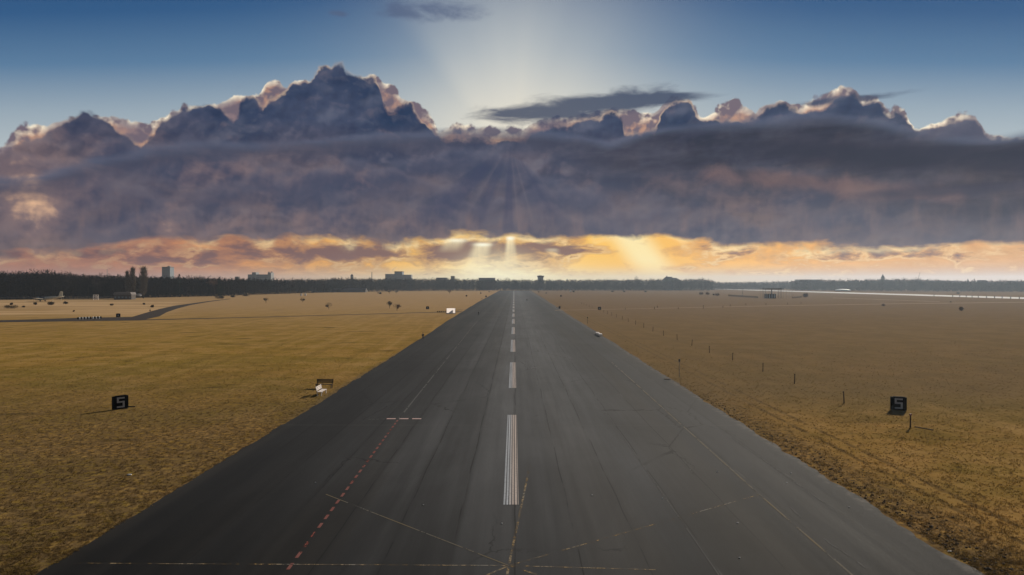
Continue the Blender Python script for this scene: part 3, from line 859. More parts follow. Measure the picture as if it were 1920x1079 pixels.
for i, (px, top, label) in enumerate(((14, 508.5, "bare round tree crown at the far left skyline"), (35, 510.5, "bare wide crown right of the far left one"),
        (52, 511.5, "bare crown just left of the broad conifer"), (118, 512.5, "bare crown between the thin conifers and the chimney"),
        (183, 516.5, "bare crown right of the chimney by the wood edge"), (402, 520, "tall bare russet tree at the wood's edge by the side path"))):
    Z = 640 if px < 300 else 760; x, y, h = at(px, top, Z)
    make_tree('bare', h, h * .75, 70 + i, label, (x, Z, 0), "bare trees on the left skyline", M_TWIGRED if px == 402 else None)
x, y, h = at(1193, 516.8, 1330); make_tree('bare', h, 9, 81, "lone round bare crown above the far treeline right of the runway", (x, y, 0))
for i, (px, top, label) in enumerate(((1812, 523.2, "thin dark conifer top on the right skyline, left of the pair"), (1824, 523, "thin dark conifer top on the right skyline, right of the pair"))):
    x, y, h = at(px, top, 1280); make_tree('conifer', h, 4.5, 84 + i, label, (x, y, 0), "conifers on the right skyline")
# young trees and shrubs out on the field:  px, base y, height px, width px
FIELD = (
    ('bare', 498, 569, 11, 10, "small bare sapling, leftmost out on the left field", None), ('bare', 567, 567.5, 10, 10, "small bare sapling below the two white cabinets", None),
    ('bare', 616, 580.5, 13, 13, "bare sapling with a flat twiggy crown alone on the left field", None), ('bare', 730, 578.5, 14, 12, "taller twiggy young tree, left of the close pair", None),
    ('bare', 744, 583, 14, 17, "russet young tree with leaning crown, right of the close pair", M_TWIGRED), ('bare', 843, 551.5, 8.5, 7, "round brown tree alone near the far end of the left field", M_TWIGRED),
    ('bare', 730, 551.5, 8, 8, "thin bare tree at the far wood edge, left of its neighbour", None), ('bare', 743, 551, 7, 8, "thin bare tree at the far wood edge, right of its neighbour", None),
    ('shrub', 711, 552, 4.5, 8, "dark low shrub at the far edge of the left field", None),
    ('shrub', 17, 579, 8, 24, "wide dark bramble bush at the left edge of the straw field", None), ('shrub', 17, 572.5, 5.5, 7, "small brown bush behind the wide bramble bush", None),
    ('shrub', 62.5, 572, 6, 6.5, "small grey-green bush in front of the old plane's nose", None), ('shrub', 93, 572.5, 8, 13, "rounded dark bush in front of the old plane's tail wheel", None),
    ('shrub', 120, 570.5, 6, 9, "brown bush just right of the old plane's tail", None), ('shrub', 40.5, 577, 4, 6, "tiny thin bush right of the wide bramble bush", None),
    ('shrub', 207.5, 573.5, 4.5, 7, "tiny grey bush in the middle of the straw field", None), ('shrub', 268.5, 572, 4.5, 5, "small thin bush left of the walker on the side path", None),
    ('shrub', 283.5, 577, 6, 6, "brown bush right above the walker on the side path", None), ('shrub', 135.5, 585, 3.5, 3.5, "tiny dry bush above the row of striped blocks", None),
    ('shrub', 410, 560.5, 8, 16, "brown thicket where the side path enters the wood", None), ('shrub', 460, 556, 5, 14, "low wide brown thicket below the long hotel block", None),
    ('shrub', 435, 558, 5, 10, "low brown thicket between the path's end and the wide one", None),
    ('shrub', 1314, 553.2, 6, 8, "dark shrub, left of the close pair on the right field", M_TWIGRED), ('shrub', 1326.5, 553.2, 6, 8, "dark shrub, right of the close pair on the right field", M_TWIGRED),
    ('shrub', 1344.5, 555.2, 6, 9, "low dark shrub right of the close pair", M_TWIGRED), ('shrub', 1337.5, 554.2, 4, 4, "tiny shrub touching the low dark one", None),
    ('shrub', 1509, 557.6, 10, 9, "round dark russet tree right of the steel frame", M_TWIGRED), ('shrub', 1655, 574, 4.8, 7.5, "low dark shrub beside the gravel track", M_TWIGRED),
    ('shrub', 1800, 583, 9, 7, "dark narrow bush on the right field nearest the frame's edge", M_TWIGRED), ('shrub', 1794, 551.5, 4, 8, "grey far shrub behind the second runway", None),
    ('shrub', 1780, 567.4, 2.4, 3, "tiny dark shrub just above the gravel track at the right", None),
    ('shrub', 1075.5, 548.4, 3.5, 4, "small dark shrub beside the white cabinet at the far end", None), ('shrub', 1210, 548.4, 3.5, 4.5, "small dark shrub at the foot of the far treeline", None),
    ('shrub', 1148, 548, 2.8, 6, "low pale shrub at the foot of the far wood, left one", None), ('shrub', 1170, 548, 2.8, 5, "low pale shrub at the foot of the far wood, right one", None))
for i, (kind, px, yb, hp, wp, label, m) in enumerate(FIELD):
    x, Z = gp(px, yb); s = Z / F
    make_tree(kind, hp * s, wp * s, 100 + i, label, (x, Z, 0), None, m, "shrub" if kind == 'shrub' else "tree", "shrub" if kind == 'shrub' else "young_tree", 2.6)

# ------------------------------------------------------------------ buildings on the skyline
M_PALE = mat("pale_render", (.20, .24, .28), .8); M_GREYW = mat("grey_concrete_wall", (.26, .27, .28), .85); M_DARKW = mat("dark_brick", (.11, .095, .085), .9)
M_ROOF = mat("dark_roof", (.075, .065, .062), .85); M_RROOF = mat("grey_roof", (.17, .15, .145), .85); M_GLASS = mat("window_glass", (.16, .18, .21), .3, .5)
M_WHITE = mat("white_paint", (.74, .73, .71), .55); M_BLACK = mat("black_paint", (.008, .008, .009), .9, .04); M_DIGIT = mat("grey_digit_paint", (.46, .45, .46), .6)
M_STEEL = mat("dark_steel", (.075, .07, .068), .6, .4); M_DKWOOD = mat("weathered_dark_wood", (.052, .038, .028), .8); M_WHWOOD = mat("cream_wood", (.66, .60, .57), .6)
M_RUST = mat("rusty_brown", (.075, .042, .028), .85); M_REDC = mat("red_cap", (.20, .035, .025), .7); M_GALV = mat("galvanised_metal", (.30, .30, .30), .5, .4)

def windows(parent, w, h, d, rows, cols, z0, z1, wf=.62, hf=.5, yoff=None, xo=0.0):
    """bands of windows set slightly proud of the front wall, each storey one part"""
    yf = (-d / 2 if yoff is None else yoff) - .06
    for r in range(rows):
        zc = z0 + (z1 - z0) * (r + .5) / rows; hh = (z1 - z0) / rows * hf
        MB().box((xo, yf, zc), (w * .96, .12, hh)).build("window_row", M_GLASS, parent)

# tower block behind the left wood
Z = 1250; x, y, h = at(313.5, 502, Z)
t = thing("tower_block", "pale square tower block standing alone above the left wood", "building", (x, y, 0))
w = 15.2 * Z / F; MB().box((0, 0, h / 2), (w, w, h)).build("wall", M_PALE, t); MB().box((0, 0, h + .6), (w * 1.02, w * 1.02, 1.2)).build("roof", M_RROOF, t)
MB().box((1.5, 1, h + 2.0), (4, 4, 1.6)).build("roof_plant", M_GREYW, t); windows(t, w * .94, h, w, 13, 7, 2, h - .6, .5, .42)
# long hotel block with end towers
Z = 1450; s = Z / F; x, y, h = at(488, 515, Z)
t = thing("hotel_block", "long grey slab building with taller blocks at both ends on the left skyline", "building", (x, y, 0))
MB().box((0, 0, h / 2), (43 * s, 16, h)).build("wall", M_GREYW, t)
hh = at(0, 511, Z)[2]; MB().box((-9.5 * s, -.5, hh / 2), (7.5 * s, 18, hh)).build("stair_tower", M_GREYW, t)
hh = at(0, 511.6, Z)[2]; MB().box((19.2 * s, -.5, hh / 2), (6 * s, 18, hh)).build("end_tower", M_GREYW, t)
hh2 = at(0, 509.8, Z)[2]; MB().box((16.2 * s, -1, (hh + hh2) / 2), (1.6, 5, hh2 - hh)).build('roof_plant', M_ROOF, t); MB().box((21 * s, -1, (hh + hh2) / 2 + .3), (2.4, 5, hh2 - hh)).build('roof_plant', M_ROOF, t)
windows(t, 24 * s, h, 16, 6, 14, 8, h - 1, .55, .45, None, 4.5 * s)
x, y, h = at(444, 519.6, 1450); t = thing("small_tower", "small dark flat-topped block just left of the hotel slab", "building", (x, y, 0))
MB().box((0, 0, h / 2), (7, 7, h)).build("wall", M_DARKW, t); MB().box((0, 0, h + .3), (7.4, 7.4, .6)).build("roof", M_ROOF, t)
# domed water tower
Z = 1650; x, y, h = at(659.5, 514, Z); t = thing("water_tower", "small domed water tower on the skyline left of the thin mast", "tower", (x, y, 0))
R = 3.1; mb = MB(); mb.tube((0, 0, 0), (0, 0, h * .72), R, R * .92, 14); mb.build("shaft", M_DARKW, t)
mb = MB(); mb.tube((0, 0, h * .72), (0, 0, h * .86), R * 1.12, R * 1.12, 14); mb.build("tank", M_GREYW, t)
mb = MB(); mb.loft([[(R * 1.15 * math.cos(a) * math.cos(e), R * 1.15 * math.sin(a) * math.cos(e), h * .86 + h * .12 * math.sin(e)) for a in [2 * math.pi * i / 14 for i in range(14)]] for e in (0, .4, .8, 1.15, 1.5)])
mb.tube((0, 0, h * .975), (0, 0, h), .5, .2, 6); mb.build("dome", M_ROOF, t)
mb = MB(); 
# chimneys
for px, top, wpx, Z, lab in ((697, 511, 1.3, 1700, "tall thin chimney between the water tower and the steaming hospital"), (199, 505.5, .9, 1500, "very thin smoking chimney above the left wood")):
    x, y, h = at(px, top, Z); t = thing("chimney", lab, "chimney", (x, y, 0)); r = wpx * Z / F / 2
    MB().tube((0, 0, 0), (0, 0, h), r * 1.3, r, 10).build("shaft", M_GREYW, t); MB().tube((0, 0, h), (0, 0, h + .8), r * 1.15, r * 1.15, 10).build("rim", M_ROOF, t)
# hospital with a tall middle block
Z = 1550; s = Z / F; x, y, h = at(747, 514.2, Z)
t = thing("hospital_building", "big grey stepped building with a taller dark-topped middle, steaming", "building", (x, y, 0))
MB().box((-14 * s, 0, h / 2), (19 * s, 20, h)).build("left_wing", M_GREYW, t)
hm = at(0, 510.8, Z)[2]; MB().box((1.5 * s, -1, hm / 2), (14.5 * s, 22, hm)).build("middle_block", M_PALE, t)
MB().box((1.5 * s, -1, hm + .9), (15 * s, 22.6, 1.8)).build("roof_storey", M_ROOF, t)
hr = at(0, 515.6, Z)[2]; MB().box((17 * s, 0, hr / 2), (16 * s, 20, hr)).build("right_wing", M_GREYW, t)
windows(t, 17 * s, h, 20, 4, 9, h - 14, h - 1, .6, .45, -10, -14 * s); windows(t, 13 * s, hm, 22, 5, 6, hm - 17, hm - 1, .6, .45, -12, 1.5 * s); windows(t, 14 * s, hr, 20, 4, 8, hr - 13, hr - 1, .6, .45, -10, 17 * s)
# dark tower, low hall, flared block, hipped house, long hall, spire
Z = 1450; x, y, h = at(849, 518, Z); t = thing("dark_tower", "small square dark tower standing out of the treeline left of the runway's end", "tower", (x, y, 0))
MB().box((0, 0, h / 2), (7.6, 7.6, h)).build("wall", M_DARKW, t); MB().box((0, 0, h - 1.2), (8.4, 8.4, 2)).build("parapet", M_ROOF, t)
Z = 1420; x, y, h = at(913, 522, Z); t = thing("flat_hall", "long low flat-roofed building left of the runway's vanishing point", "building", (x, y, 0))
MB().box((0, 0, h / 2), (34, 14, h)).build("wall", M_DARKW, t); MB().box((0, 0, h + .3), (35, 15, .7)).build("roof", M_ROOF, t)
x, y, h = at(828, 521, 1500); t = thing("pitched_roof_house", "low dark house roof left of the small square tower", "house", (x, y, 0))
MB().box((0, 0, h / 2 - 1), (24, 10, h - 2)).build("wall", M_DARKW, t); mb = MB(); mb.prism([(-12.5, h - 2), (12.5, h - 2), (11, h), (-11, h)], -5.3, 5.3); mb.build("roof", M_ROOF, t)
Z = 1420; x, y, h = at(1013.5, 517.4, Z); t = thing("flared_block", "squat block with a wider top storey right of the runway's end", "building", (x, y, 0))
MB().box((0, 0, (h - 3) / 2), (11.5, 11, h - 3)).build("wall", M_GREYW, t); MB().box((0, 0, h - 1.5), (13.8, 13, 3)).build("top_storey", M_DARKW, t); MB().box((-1, 0, h + .4), (6, 5, .8)).build("roof_plant", M_ROOF, t)
Z = 1420; s = Z / F; x, y, h = at(1257, 519.4, Z); t = thing("hipped_house", "large house with steep hipped roof and a chimney above the right treeline", "house", (x, y, 0))
z0 = at(0, 524.6, Z)[2]; MB().box((0, 0, z0 / 2), (29 * s, 14, z0)).build("wall", M_DARKW, t)
mb = MB(); mb.loft([[(-14 * s, -7.4, z0), (3.6 * s, -7.4, z0), (3.6 * s, 7.4, z0), (-14 * s, 7.4, z0)], [(-9 * s, -1, h), (2.6 * s, -1, h), (2.6 * s, 1, h), (-9 * s, 1, h)]]); ro = mb.build("roof", M_ROOF, t)
h2 = at(0, 521.4, Z)[2]; mb = MB(); mb.loft([[(3.7 * s, -7.2, z0), (14.5 * s, -7.2, z0), (14.5 * s, 7.2, z0), (3.7 * s, 7.2, z0)], [(3.7 * s, -1, h2), (10 * s, -1, h2), (10 * s, 1, h2), (3.7 * s, 1, h2)]]); mb.build("side_roof", M_ROOF, t)
MB().box((-7 * s, 0, h + .6), (1.8 * s, 1.6, 2.4)).build("chimney_stack", M_DARKW, ro)
Z = 1480; s = Z / F; x, y, h = at(1513, 524.6, Z); t = thing("long_hall", "long straight-roofed hall just behind the hazy right treeline", "building", (x, y, 0))
MB().box((0, 0, h / 2 - .6), (40 * s, 16, h - 1.2)).build("wall", M_GREYW, t); MB().box((0, 0, h - .5), (41 * s, 17, 1.1)).build("roof", M_ROOF, t)
Z = 1450; x, y, h = at(1653.5, 514.4, Z); t = thing("church_tower", "pointed church spire on the right skyline", "church", (x, y, 0))
hs = at(0, 521.5, Z)[2]; MB().box((0, 0, hs / 2), (5.2, 5.2, hs)).build("tower", M_DARKW, t); mb = MB(); mb.loft([[(2.9 * a, 2.9 * b, hs) for a, b in ((-1, -1), (1, -1), (1, 1), (-1, 1))], [(.12 * a, .12 * b, h) for a, b in ((-1, -1), (1, -1), (1, 1), (-1, 1))]]); mb.build("spire", M_ROOF, t)
Z = 1450; x, y, h = at(1838, 525.6, Z); t = thing("pitched_roof_house", "dark house roof at the right skyline beside the thin conifer pair", "house", (x, y, 0))
MB().box((0, 0, h / 2 - 1), (15, 9, h - 2)).build("wall", M_DARKW, t); mb = MB(); mb.prism([(-8, h - 2), (8, h - 2), (6, h), (-6, h)], -4.8, 4.8); mb.build("roof", M_ROOF, t)
# crane with a slanted boom
Z = 1400; x, y, h0 = at(1716.5, 523.5, Z); _, _, h1 = at(0, 511, Z); t = thing("crane", "thin crane boom slanting up right above the right treeline", "crane", (x, y, 0))
dx = 6.3 * Z / F; mb = MB()
for a in (-.45, .45): mb.tube((a, 0, h0 - 12), (dx + a * .4, 0, h1), .22, .14, 4)
for k in range(10):
    f = k / 10; zz = h0 - 12 + (h1 - h0 + 12) * f; x0 = dx * f; mb.tube((x0 - .45, 0, zz), (x0 + .5, 0, zz + 1.6), .09, .09, 4)
mb.build("boom", M_STEEL, t); MB().box((-1, 0, (h0 - 12) / 2), (3, 3, h0 - 12)).build("mast", M_STEEL, t)

# smoke and steam
M_SMOKE = bpy.data.materials.new("smoke"); M_SMOKE.use_nodes = True
nt = M_SMOKE.node_tree; nt.nodes.remove(nt.nodes['Principled BSDF']); g = G(nt); vp = g.n('ShaderNodeVolumePrincipled'); vp.inputs['Color'].default_value = (.62, .60, .62, 1); vp.inputs['Density'].default_value = .10
g.ln(vp.outputs[0], nt.nodes['Material Output'].inputs['Volume'])
def plume(name, label, ptsr):
    mb = MB(); rnd = random.Random(len(label)); rings = []
    for (x, y, z, r) in ptsr:
        rings.append([(x + r * .8 * math.cos(2 * math.pi * i / 8) * rnd.uniform(.7, 1.3), y + r * math.sin(2 * math.pi * i / 8), z + r * math.cos(2 * math.pi * i / 8 + 1.57) * rnd.uniform(.7, 1.3)) for i in range(8)])
    mb.loft(rings); o = mb.build(name, M_SMOKE, None, 0, True); tag(o, label, "smoke")
def pl(Z, *p): return [((px - VX) / F * Z, Z, CH + (VY - py) / F * Z, r * Z / F) for px, py, r in p]
plume("smoke_plume", "thin grey smoke drifting right from the left chimney", pl(1500, (199.3, 505, .3), (202, 503.6, .8), (208, 503, 1.0), (216, 501, .8), (224, 499, .5)))
plume("steam_cloud", "small puff of steam above the stepped hospital", pl(1560, (737, 510, .8), (735.5, 507, 2.0), (738, 504.5, 2.6), (742, 503, 1.8), (745, 500.5, .8)))

# ------------------------------------------------------------------ low buildings and fences at the field's edge
x, Z = gp(232, 562); s = Z / F; t = thing("long_shed", "long dark low shed at the foot of the poplars", "shed", (x, Z, 0))
MB().box((0, 0, 2.1), (33 * s, 7, 4.2)).build("wall", M_DARKW, t); mb = MB(); mb.prism([(-17.5 * s, 4.2), (17.5 * s, 4.2), (15 * s, 6.4), (-15 * s, 6.4)], -4, 4); mb.build("roof", M_RROOF, t)
[MB().box((k * 3.2, -3.55, 1.9), (1.6, .12, 1.6)).build('window', M_GLASS, t) for k in (-2, -1, 0, 1, 2)]
x, Z = gp(255, 559); s = Z / F; t = thing("round_tent", "white round-topped tent beside the long dark shed", "tent", (x, Z + 3, 0))
mb = MB(); mb.loft([[(5.6 * s * math.cos(a) * math.cos(e), 3 * math.sin(a) * math.cos(e), 1.9 + 2.4 * math.sin(e)) for a in [2 * math.pi * i / 12 for i in range(12)]] for e in (0, .45, .9, 1.3, 1.52)]); mb.build("canopy", M_WHITE, t)
mb = MB(); mb.tube((0, 0, 0), (0, 0, 1.9), 2.4, 2.5, 12); mb.build("wall", M_DARKW, t)
x, Z = gp(177.5, 563); t = thing("open_shelter", "pale open timber shelter frame at the wood's edge right of the old plane", "shelter", (x, Z, 0))
for a in (-2.1, -.7, .7, 2.1): MB().box((a, 0, 2.3), (.32, .32, 4.6)).build("post", M_WHWOOD, t)
for z in (1.5, 3.0, 4.5): MB().box((0, -.25, z), (4.9, .16, .34)).build("rail", M_WHWOOD, t)
mb = MB(); mb.box((.2, .3, 1.9), (2.6, .1, 2.2)); mb.build("panel", M_WHWOOD, t)
x, Z = gp(636, 548.5); s = Z / F; t = thing("long_barrack", "long low grey barrack at the far wood edge left of the runway", "building", (x, Z, 0))
MB().box((0, 0, 1.9), (100 * s, 9, 3.8)).build("wall", M_DARKW, t); mb = MB(); mb.prism([(-4.8, 3.8), (4.8, 3.8), (0, 6.6)], -51 * s, 51 * s); rr = mb.build("roof", M_RROOF, t); rr.rotation_euler = (0, 0, math.pi / 2)
windows(t, 96 * s, 3, 9, 1, 22, .9, 2.9, .4, .6)
x, Z = gp(587.5, 546.5); t = thing("white_tent", "small white peaked tent at the left end of the long barrack", "tent", (x, Z - 8, 0))
mb = MB(); mb.loft([[(2.9 * a, 2.9 * b, 2.3) for a, b in ((-1, -1), (1, -1), (1, 1), (-1, 1))], [(.2 * a, .2 * b, 4.6) for a, b in ((-1, -1), (1, -1), (1, 1), (-1, 1))]]); mb.build("canopy", M_WHITE, t)
mb = MB(); [MB().tube((2.7 * a, 2.7 * b, 0), (2.7 * a, 2.7 * b, 2.3), .09, .09, 5).build('pole', M_GALV, t) for a, b in ((-1, -1), (1, -1), (1, 1), (-1, 1))]
x, Z = gp(1579, 546.6); s = Z / F; t = thing("white_hangar", "low white domed hangar at the foot of the right treeline", "hangar", (x, Z, 0))
mb = MB(); mb.loft([[(15 * s * math.cos(a) * math.cos(e), 6 * math.sin(a) * math.cos(e), 1.6 + 2.4 * math.sin(e)) for a in [2 * math.pi * i / 16 for i in range(16)]] for e in (0, .4, .8, 1.2, 1.5)]); mb.build("roof", M_WHITE, t)
MB().box((0, 0, .8), (24 * s, 9, 1.6)).build("wall", M_DARKW, t)
# white cabinets
def cabinet(px, yb, w, h, lab, grp=None):
    x, Z = gp(px, yb); t = thing("white_cabinet", lab, "cabinet", (x, Z, 0), 0, grp)
    MB().box((0, 0, .1 + h / 2), (w, .9, h)).build("housing", M_WHITE, t, .03); MB().box((0, 0, .05), (w * 1.08, 1.0, .1)).build("plinth", M_GREYW, t); MB().box((0, 0, h + .15), (w * 1.06, 1.0, .1)).build("lid", M_WHITE, t)
cabinet(564, 555, 1.8, 2.5, "white square cabinet at the field edge, left of two", "white cabinets"); cabinet(572, 555, 1.8, 2.5, "white square cabinet at the field edge, right of two", "white cabinets")
cabinet(687.5, 548, 1.7, 2.6, "single narrow white cabinet at the far wood edge"); cabinet(1069.5, 547.6, 2.6, 2.4, "bright white cabinet at the far end right of the runway")
# chain-link fence in front of the left wood
a = gp(-40, 562.6); b = gp(212, 560.8); t = thing("chain_link_fence", "thin pale chain-link fence in front of the left wood", "fence", (a[0], a[1], 0))
dxy = Vector((b[0] - a[0], b[1] - a[1], 0)); n = 46; mb = MB(); mp = MB()
for k in range(n + 1): q = dxy * (k / n); MB().tube(q, q + Vector((0, 0, 2.2)), .06, .06, 5).build('fence_post', M_GALV, t)
for z in (.1, .55, 1.0, 1.45, 1.9, 2.15): MB().tube(Vector((0, 0, z)), dxy + Vector((0, 0, z)), .035, .035, 4).build('wire', M_GALV, t)

# steel frame and enclosure on the right
x, Z = gp(1447, 559.6); s = Z / F; t = thing("steel_frame", "tall dark steel frame with a flat roof over a brick block on the right field", "frame", (x, Z, 0))
mb = MB()
for px_ in (-15, 14.5):
    for yy in (-3, 3): MB().tube((px_ * s, yy, 0), (px_ * s, yy, 9.2), .16, .16, 6).build('post', M_STEEL, t)
MB().box((0, 0, 9.0), (32 * s, 7, 1.3)).build("roof", M_STEEL, t)
mb = MB(); mb.box((-4 * s, 0, 2.1), (19 * s, 4, 4.2)); mb.build("brick_block", M_RUST, t)
[MB().box(((-11 + k * 4.6) * s, -2.06, 2.1), (1.2 * s, .14, 3.6)).build('pale_panel', M_GREYW, t) for k in range(4)]
mb = MB(); mb.tube((-1 * s, 0, 4.2), (-1 * s, 0, 8.6), .55, .55, 8); mb.build("column", M_STEEL, t)
for x0, x1, y0, y1, hh, lab, nm in ((1422, 1481, 559.6, 559.6, 7.6, "tall open mesh fence round the steel frame", "tall_mesh_fence"), (1363, 1418, 555.8, 559.4, 2.0, "low dark board fence left of the steel frame", "board_fence"), (1481, 1499, 559.5, 558.4, 1.6, "low dark fence right of the steel frame", "board_fence")):
    a = gp(x0, y0); b = gp(x1, y1); t = thing(nm, lab, "fence", (a[0], a[1] - 4, 0)); d = Vector((b[0] - a[0], b[1] - a[1], 0))
    nn = max(3, int(d.length / 2.6)); mb = MB(); rl = MB()
    for k in range(nn + 1):
        q = d * (k / nn); MB().tube(q, q + Vector((0, 0, hh * (1 if nm[0] == 't' else 1.05))), .07, .06, 5).build('fence_post', M_STEEL, t)
    if nm[0] == 't':
        for z in (.3, hh * .25, hh * .97): MB().tube(Vector((0, 0, z)), d + Vector((0, 0, z)), .035, .035, 4).build('wire', M_STEEL, t)
    else:
        ang = math.atan2(d.y, d.x)
        for z in (.35, .8, 1.25): MB().box(d * .5 + Vector((0, -.1, z * hh / 1.6)), (d.length, .06, .30 * hh / 1.6), ang).build('board', M_RUST, t)
x, Z = gp(1395, 555.6); t = thing("signal_pole", "thin pole with short crossbar behind the low board fence", "pole", (x, Z + 6, 0)); MB().tube((0, 0, 0), (0, 0, 9.5), .22, .16, 6).build("pole", M_STEEL, t); MB().box((0, 0, 7.6), (3.6, .2, .3)).build("crossbar", M_STEEL, t)
# dark posts along the second runway
pp = None
for i, px in enumerate((1749, 1784, 1797, 1809, 1820, 1831.5, 1847, 1862, 1876, 1892, 1908)):
    Zp = 458 * F / (px - VX)
    if pp is None:
        t = pp = thing("runway_post", "", "post", (0, 0, 0)); MB().box((0, 0, 1.0), (.55, .55, 2.0), taper=.85).build("post", M_STEEL, t, .05); MB().box((0, 0, 2.1), (.75, .75, .2)).build("cap", M_STEEL, t)
    else: t = copy_tree(pp)
    t.location = (458, Zp, 0); tag(t, "one of the dark squat posts lining the pale second runway", "post", "posts along the second runway")

# ------------------------------------------------------------------ marker boards
def glyph(pts): return pts
def marker_board(name, label, x, y, rz, digit, grp):
    """black box sign standing on the grass with a grey block digit on its face"""
    t = thing(name, label, "sign", (x, y, 0), rz, grp)
    W, H, D = 1.62, 1.46, .42
    MB().box((0, 0, .05 + H / 2), (W, D, H)).build("board", M_BLACK, t, .02)
    MB().box((.05, 0, H + .08), (W * .72, D * .7, .06)).build("top_cap", M_BLACK, t)
    mb = MB()
    for a in (-.62, .62): MB().box((a, .02, .025), (.10, D + .5, .05)).build("foot", M_STEEL, t)
    yf = -D / 2 - .012; u = .135; w, h = .80, 1.18; z0 = .20; d = MB()
    def seg(x0, x1, z0_, z1_): d.box(((x0 + x1) / 2, yf, (z0_ + z1_) / 2), (x1 - x0, .02, z1_ - z0_))
    if digit == '5':
        t_ = .17
        seg(-w / 2, w / 2, z0 + h - t_, z0 + h); seg(-w / 2, -w / 2 + .2, z0 + h * .55 + t_ / 2, z0 + h - t_); seg(-w / 2, w / 2, z0 + h * .55 - t_ / 2, z0 + h * .55 + t_ / 2)
        seg(w / 2 - .2, w / 2, z0 + t_, z0 + h * .55 - t_ / 2); seg(-w / 2, w / 2, z0, z0 + t_)
        d.build("numeral", M_DIGIT, t)
    else:
        seg(-.22, .22, .42, 1.05); d.build("pale_patch", M_DIGIT, t)
    return t
GB = "black distance boards beside the runway"
def board_at(px, yb, rz, label, digit=''):
    x, Z = gp(px, yb); marker_board("distance_board", label, x, Z, rz, digit, GB)
board_at(222.5, 768.2, math.radians(46), "black board with a grey 5 on the grass left of the runway", '5')
board_at(1683.5, 769.2, math.radians(-22), "black board with a grey 5 on the grass right of the runway", '5')
board_at(219.5, 595.2, .45, "black board beside the asphalt side path on the left")
board_at(801.5, 580.2, .3, "black board on the left field beside the white screen")
board_at(1124, 581.2, -.3, "black board on the right field by the post line")
for px, yb, lab in ((874.5, 556.3, "far black board on the left field, larger of the distant ones"), (911.3, 557.6, "far black board right on the runway's left edge"), (901.5, 551, "tiny far black board on the left, next to the far end"), (917, 548.4, "farthest tiny black board on the left by the runway's end"),
                    (1051.8, 556.6, "far black board on the right of the runway, larger of the distant ones"), (1024, 551, "tiny far black board on the right, next to the far end"), (1010, 548.6, "farthest tiny black board on the right by the runway's end")):
    board_at(px, yb, 0, lab)
# dark low timber on the grass right of the left board
a = gp(237, 764.3); b = gp(250, 764.6); mb = MB(); mb.box(((a[0] + b[0]) / 2, a[1], .05), (b[0] - a[0], .14, .10)); tag(mb.build("timber", M_DKWOOD, None, .01), "short dark timber lying on the grass beside the left number board", "timber")

# ------------------------------------------------------------------ benches
def bench(label, x, y, rz, m, L=2.0, back=True, group=None):
    t = thing("bench", label, "bench", (x, y, 0), rz, group)
    mb = MB()
    for k in range(4): mb.box((0, -.20 + k * .135, .47), (L, .115, .045))
    mb.build("seat", m, t, .006)
    if back:
        mb = MB()
        for k in range(3): mb.box((0, .31 + k * .035, .66 + k * .15), (L, .04, .125))
        mb.build("backrest", m, t, .006)
    for sx in (-1, 1):
        mb = MB(); xx = sx * (L / 2 - .12)
        mb.box((xx, -.19, .225), (.09, .09, .45))
        mb.build("leg", m, t)
        mb = MB(); mb.tube((xx, .22, 0), (xx, .26, .46), .05, .05, 6)
        if back: mb.tube((xx, .26, .46), (xx, .42, 1.04), .05, .04, 6)
        mb.build("leg", m, t)
        MB().box((xx, .02, .425), (.07, .46, .05)).build("rail", m, t)
    return t
x, Z = gp(607, 728.5); bench("dark wooden bench facing the runway on the left grass edge", x, Z, math.radians(-4), M_DKWOOD, 2.15).scale = (1.1, 1.1, 1.15)
bench("small white bench facing the runway in front of the dark bench on the left edge", -25.15, 88.6, math.radians(90), M_WHWOOD, 2.2).scale = (1.1, 1.2, 1.15)
bench("wide white backless bench on the runway's right edge, nearer of two end to end", 23.3, 186.8, math.radians(88), M_WHWOOD, 3.9, False).scale = (1, 1.7, 1.3)
bench("wide white backless bench on the runway's right edge, farther of two end to end", 23.15, 191.4, math.radians(88), M_WHWOOD, 3.9, False).scale = (1, 1.7, 1.3)
x, Z = gp(1045.3, 579.8); bench("far white bench beside a dark bin on the right edge", x, Z, math.radians(-80), M_WHWOOD, 2.2)
x, Z = gp(862.5, 583.4); bench("low dark bench between the white screen and the runway", x, Z, 0, M_DKWOOD, 2.4, False)
x, Z = gp(1049.3, 579.2); t = thing("waste_bin", "dark waste bin behind the far white bench", "bin", (x, Z, 0)); mb = MB(); mb.tube((0, 0, 0), (0, 0, 1.25), .50, .60, 12); mb.build("drum", M_STEEL, t); mb = MB(); mb.tube((0, 0, 1.25), (0, 0, 1.4), .64, .5, 12); mb.build("lid", M_BLACK, t)

# ------------------------------------------------------------------ white screen with a row of blocks beside it
x, Z = gp(845.5, 588.4); s = Z / F; t = thing("white_screen", "white rectangular board with a painted grey wedge of shadow standing at the runway's left edge", "board", (x, Z, 0))
wv, hv = 16.8 * s, 9.0 * s; M_TARP = mat("white_tarpaulin", (.80, .77, .77), .7)
g = G(M_TARP.node_tree); tl = g.n('ShaderNodeBsdfTranslucent'); tl.inputs[0].default_value = (.85, .80, .80, 1); mx = g.n('ShaderNodeMixShader'); mx.inputs[0].default_value = .75
g.ln(M_TARP.node_tree.nodes['Principled BSDF'].outputs[0], mx.inputs[1]); g.ln(tl.outputs[0], mx.inputs[2]); g.ln(mx.outputs[0], M_TARP.node_tree.nodes['Material Output'].inputs[0])
M_WEDGE_SHADOW = mat("painted_wedge_shadow", (.75, .73, .75), .7)  # grey that stands in for a shadow cast on the tarpaulin
MB().quad([(-wv / 2, 0, .25), (wv / 2, 0, .25), (wv / 2, 0, .25 + hv), (-wv / 2, 0, .25 + hv)]).build("panel", M_TARP, t)
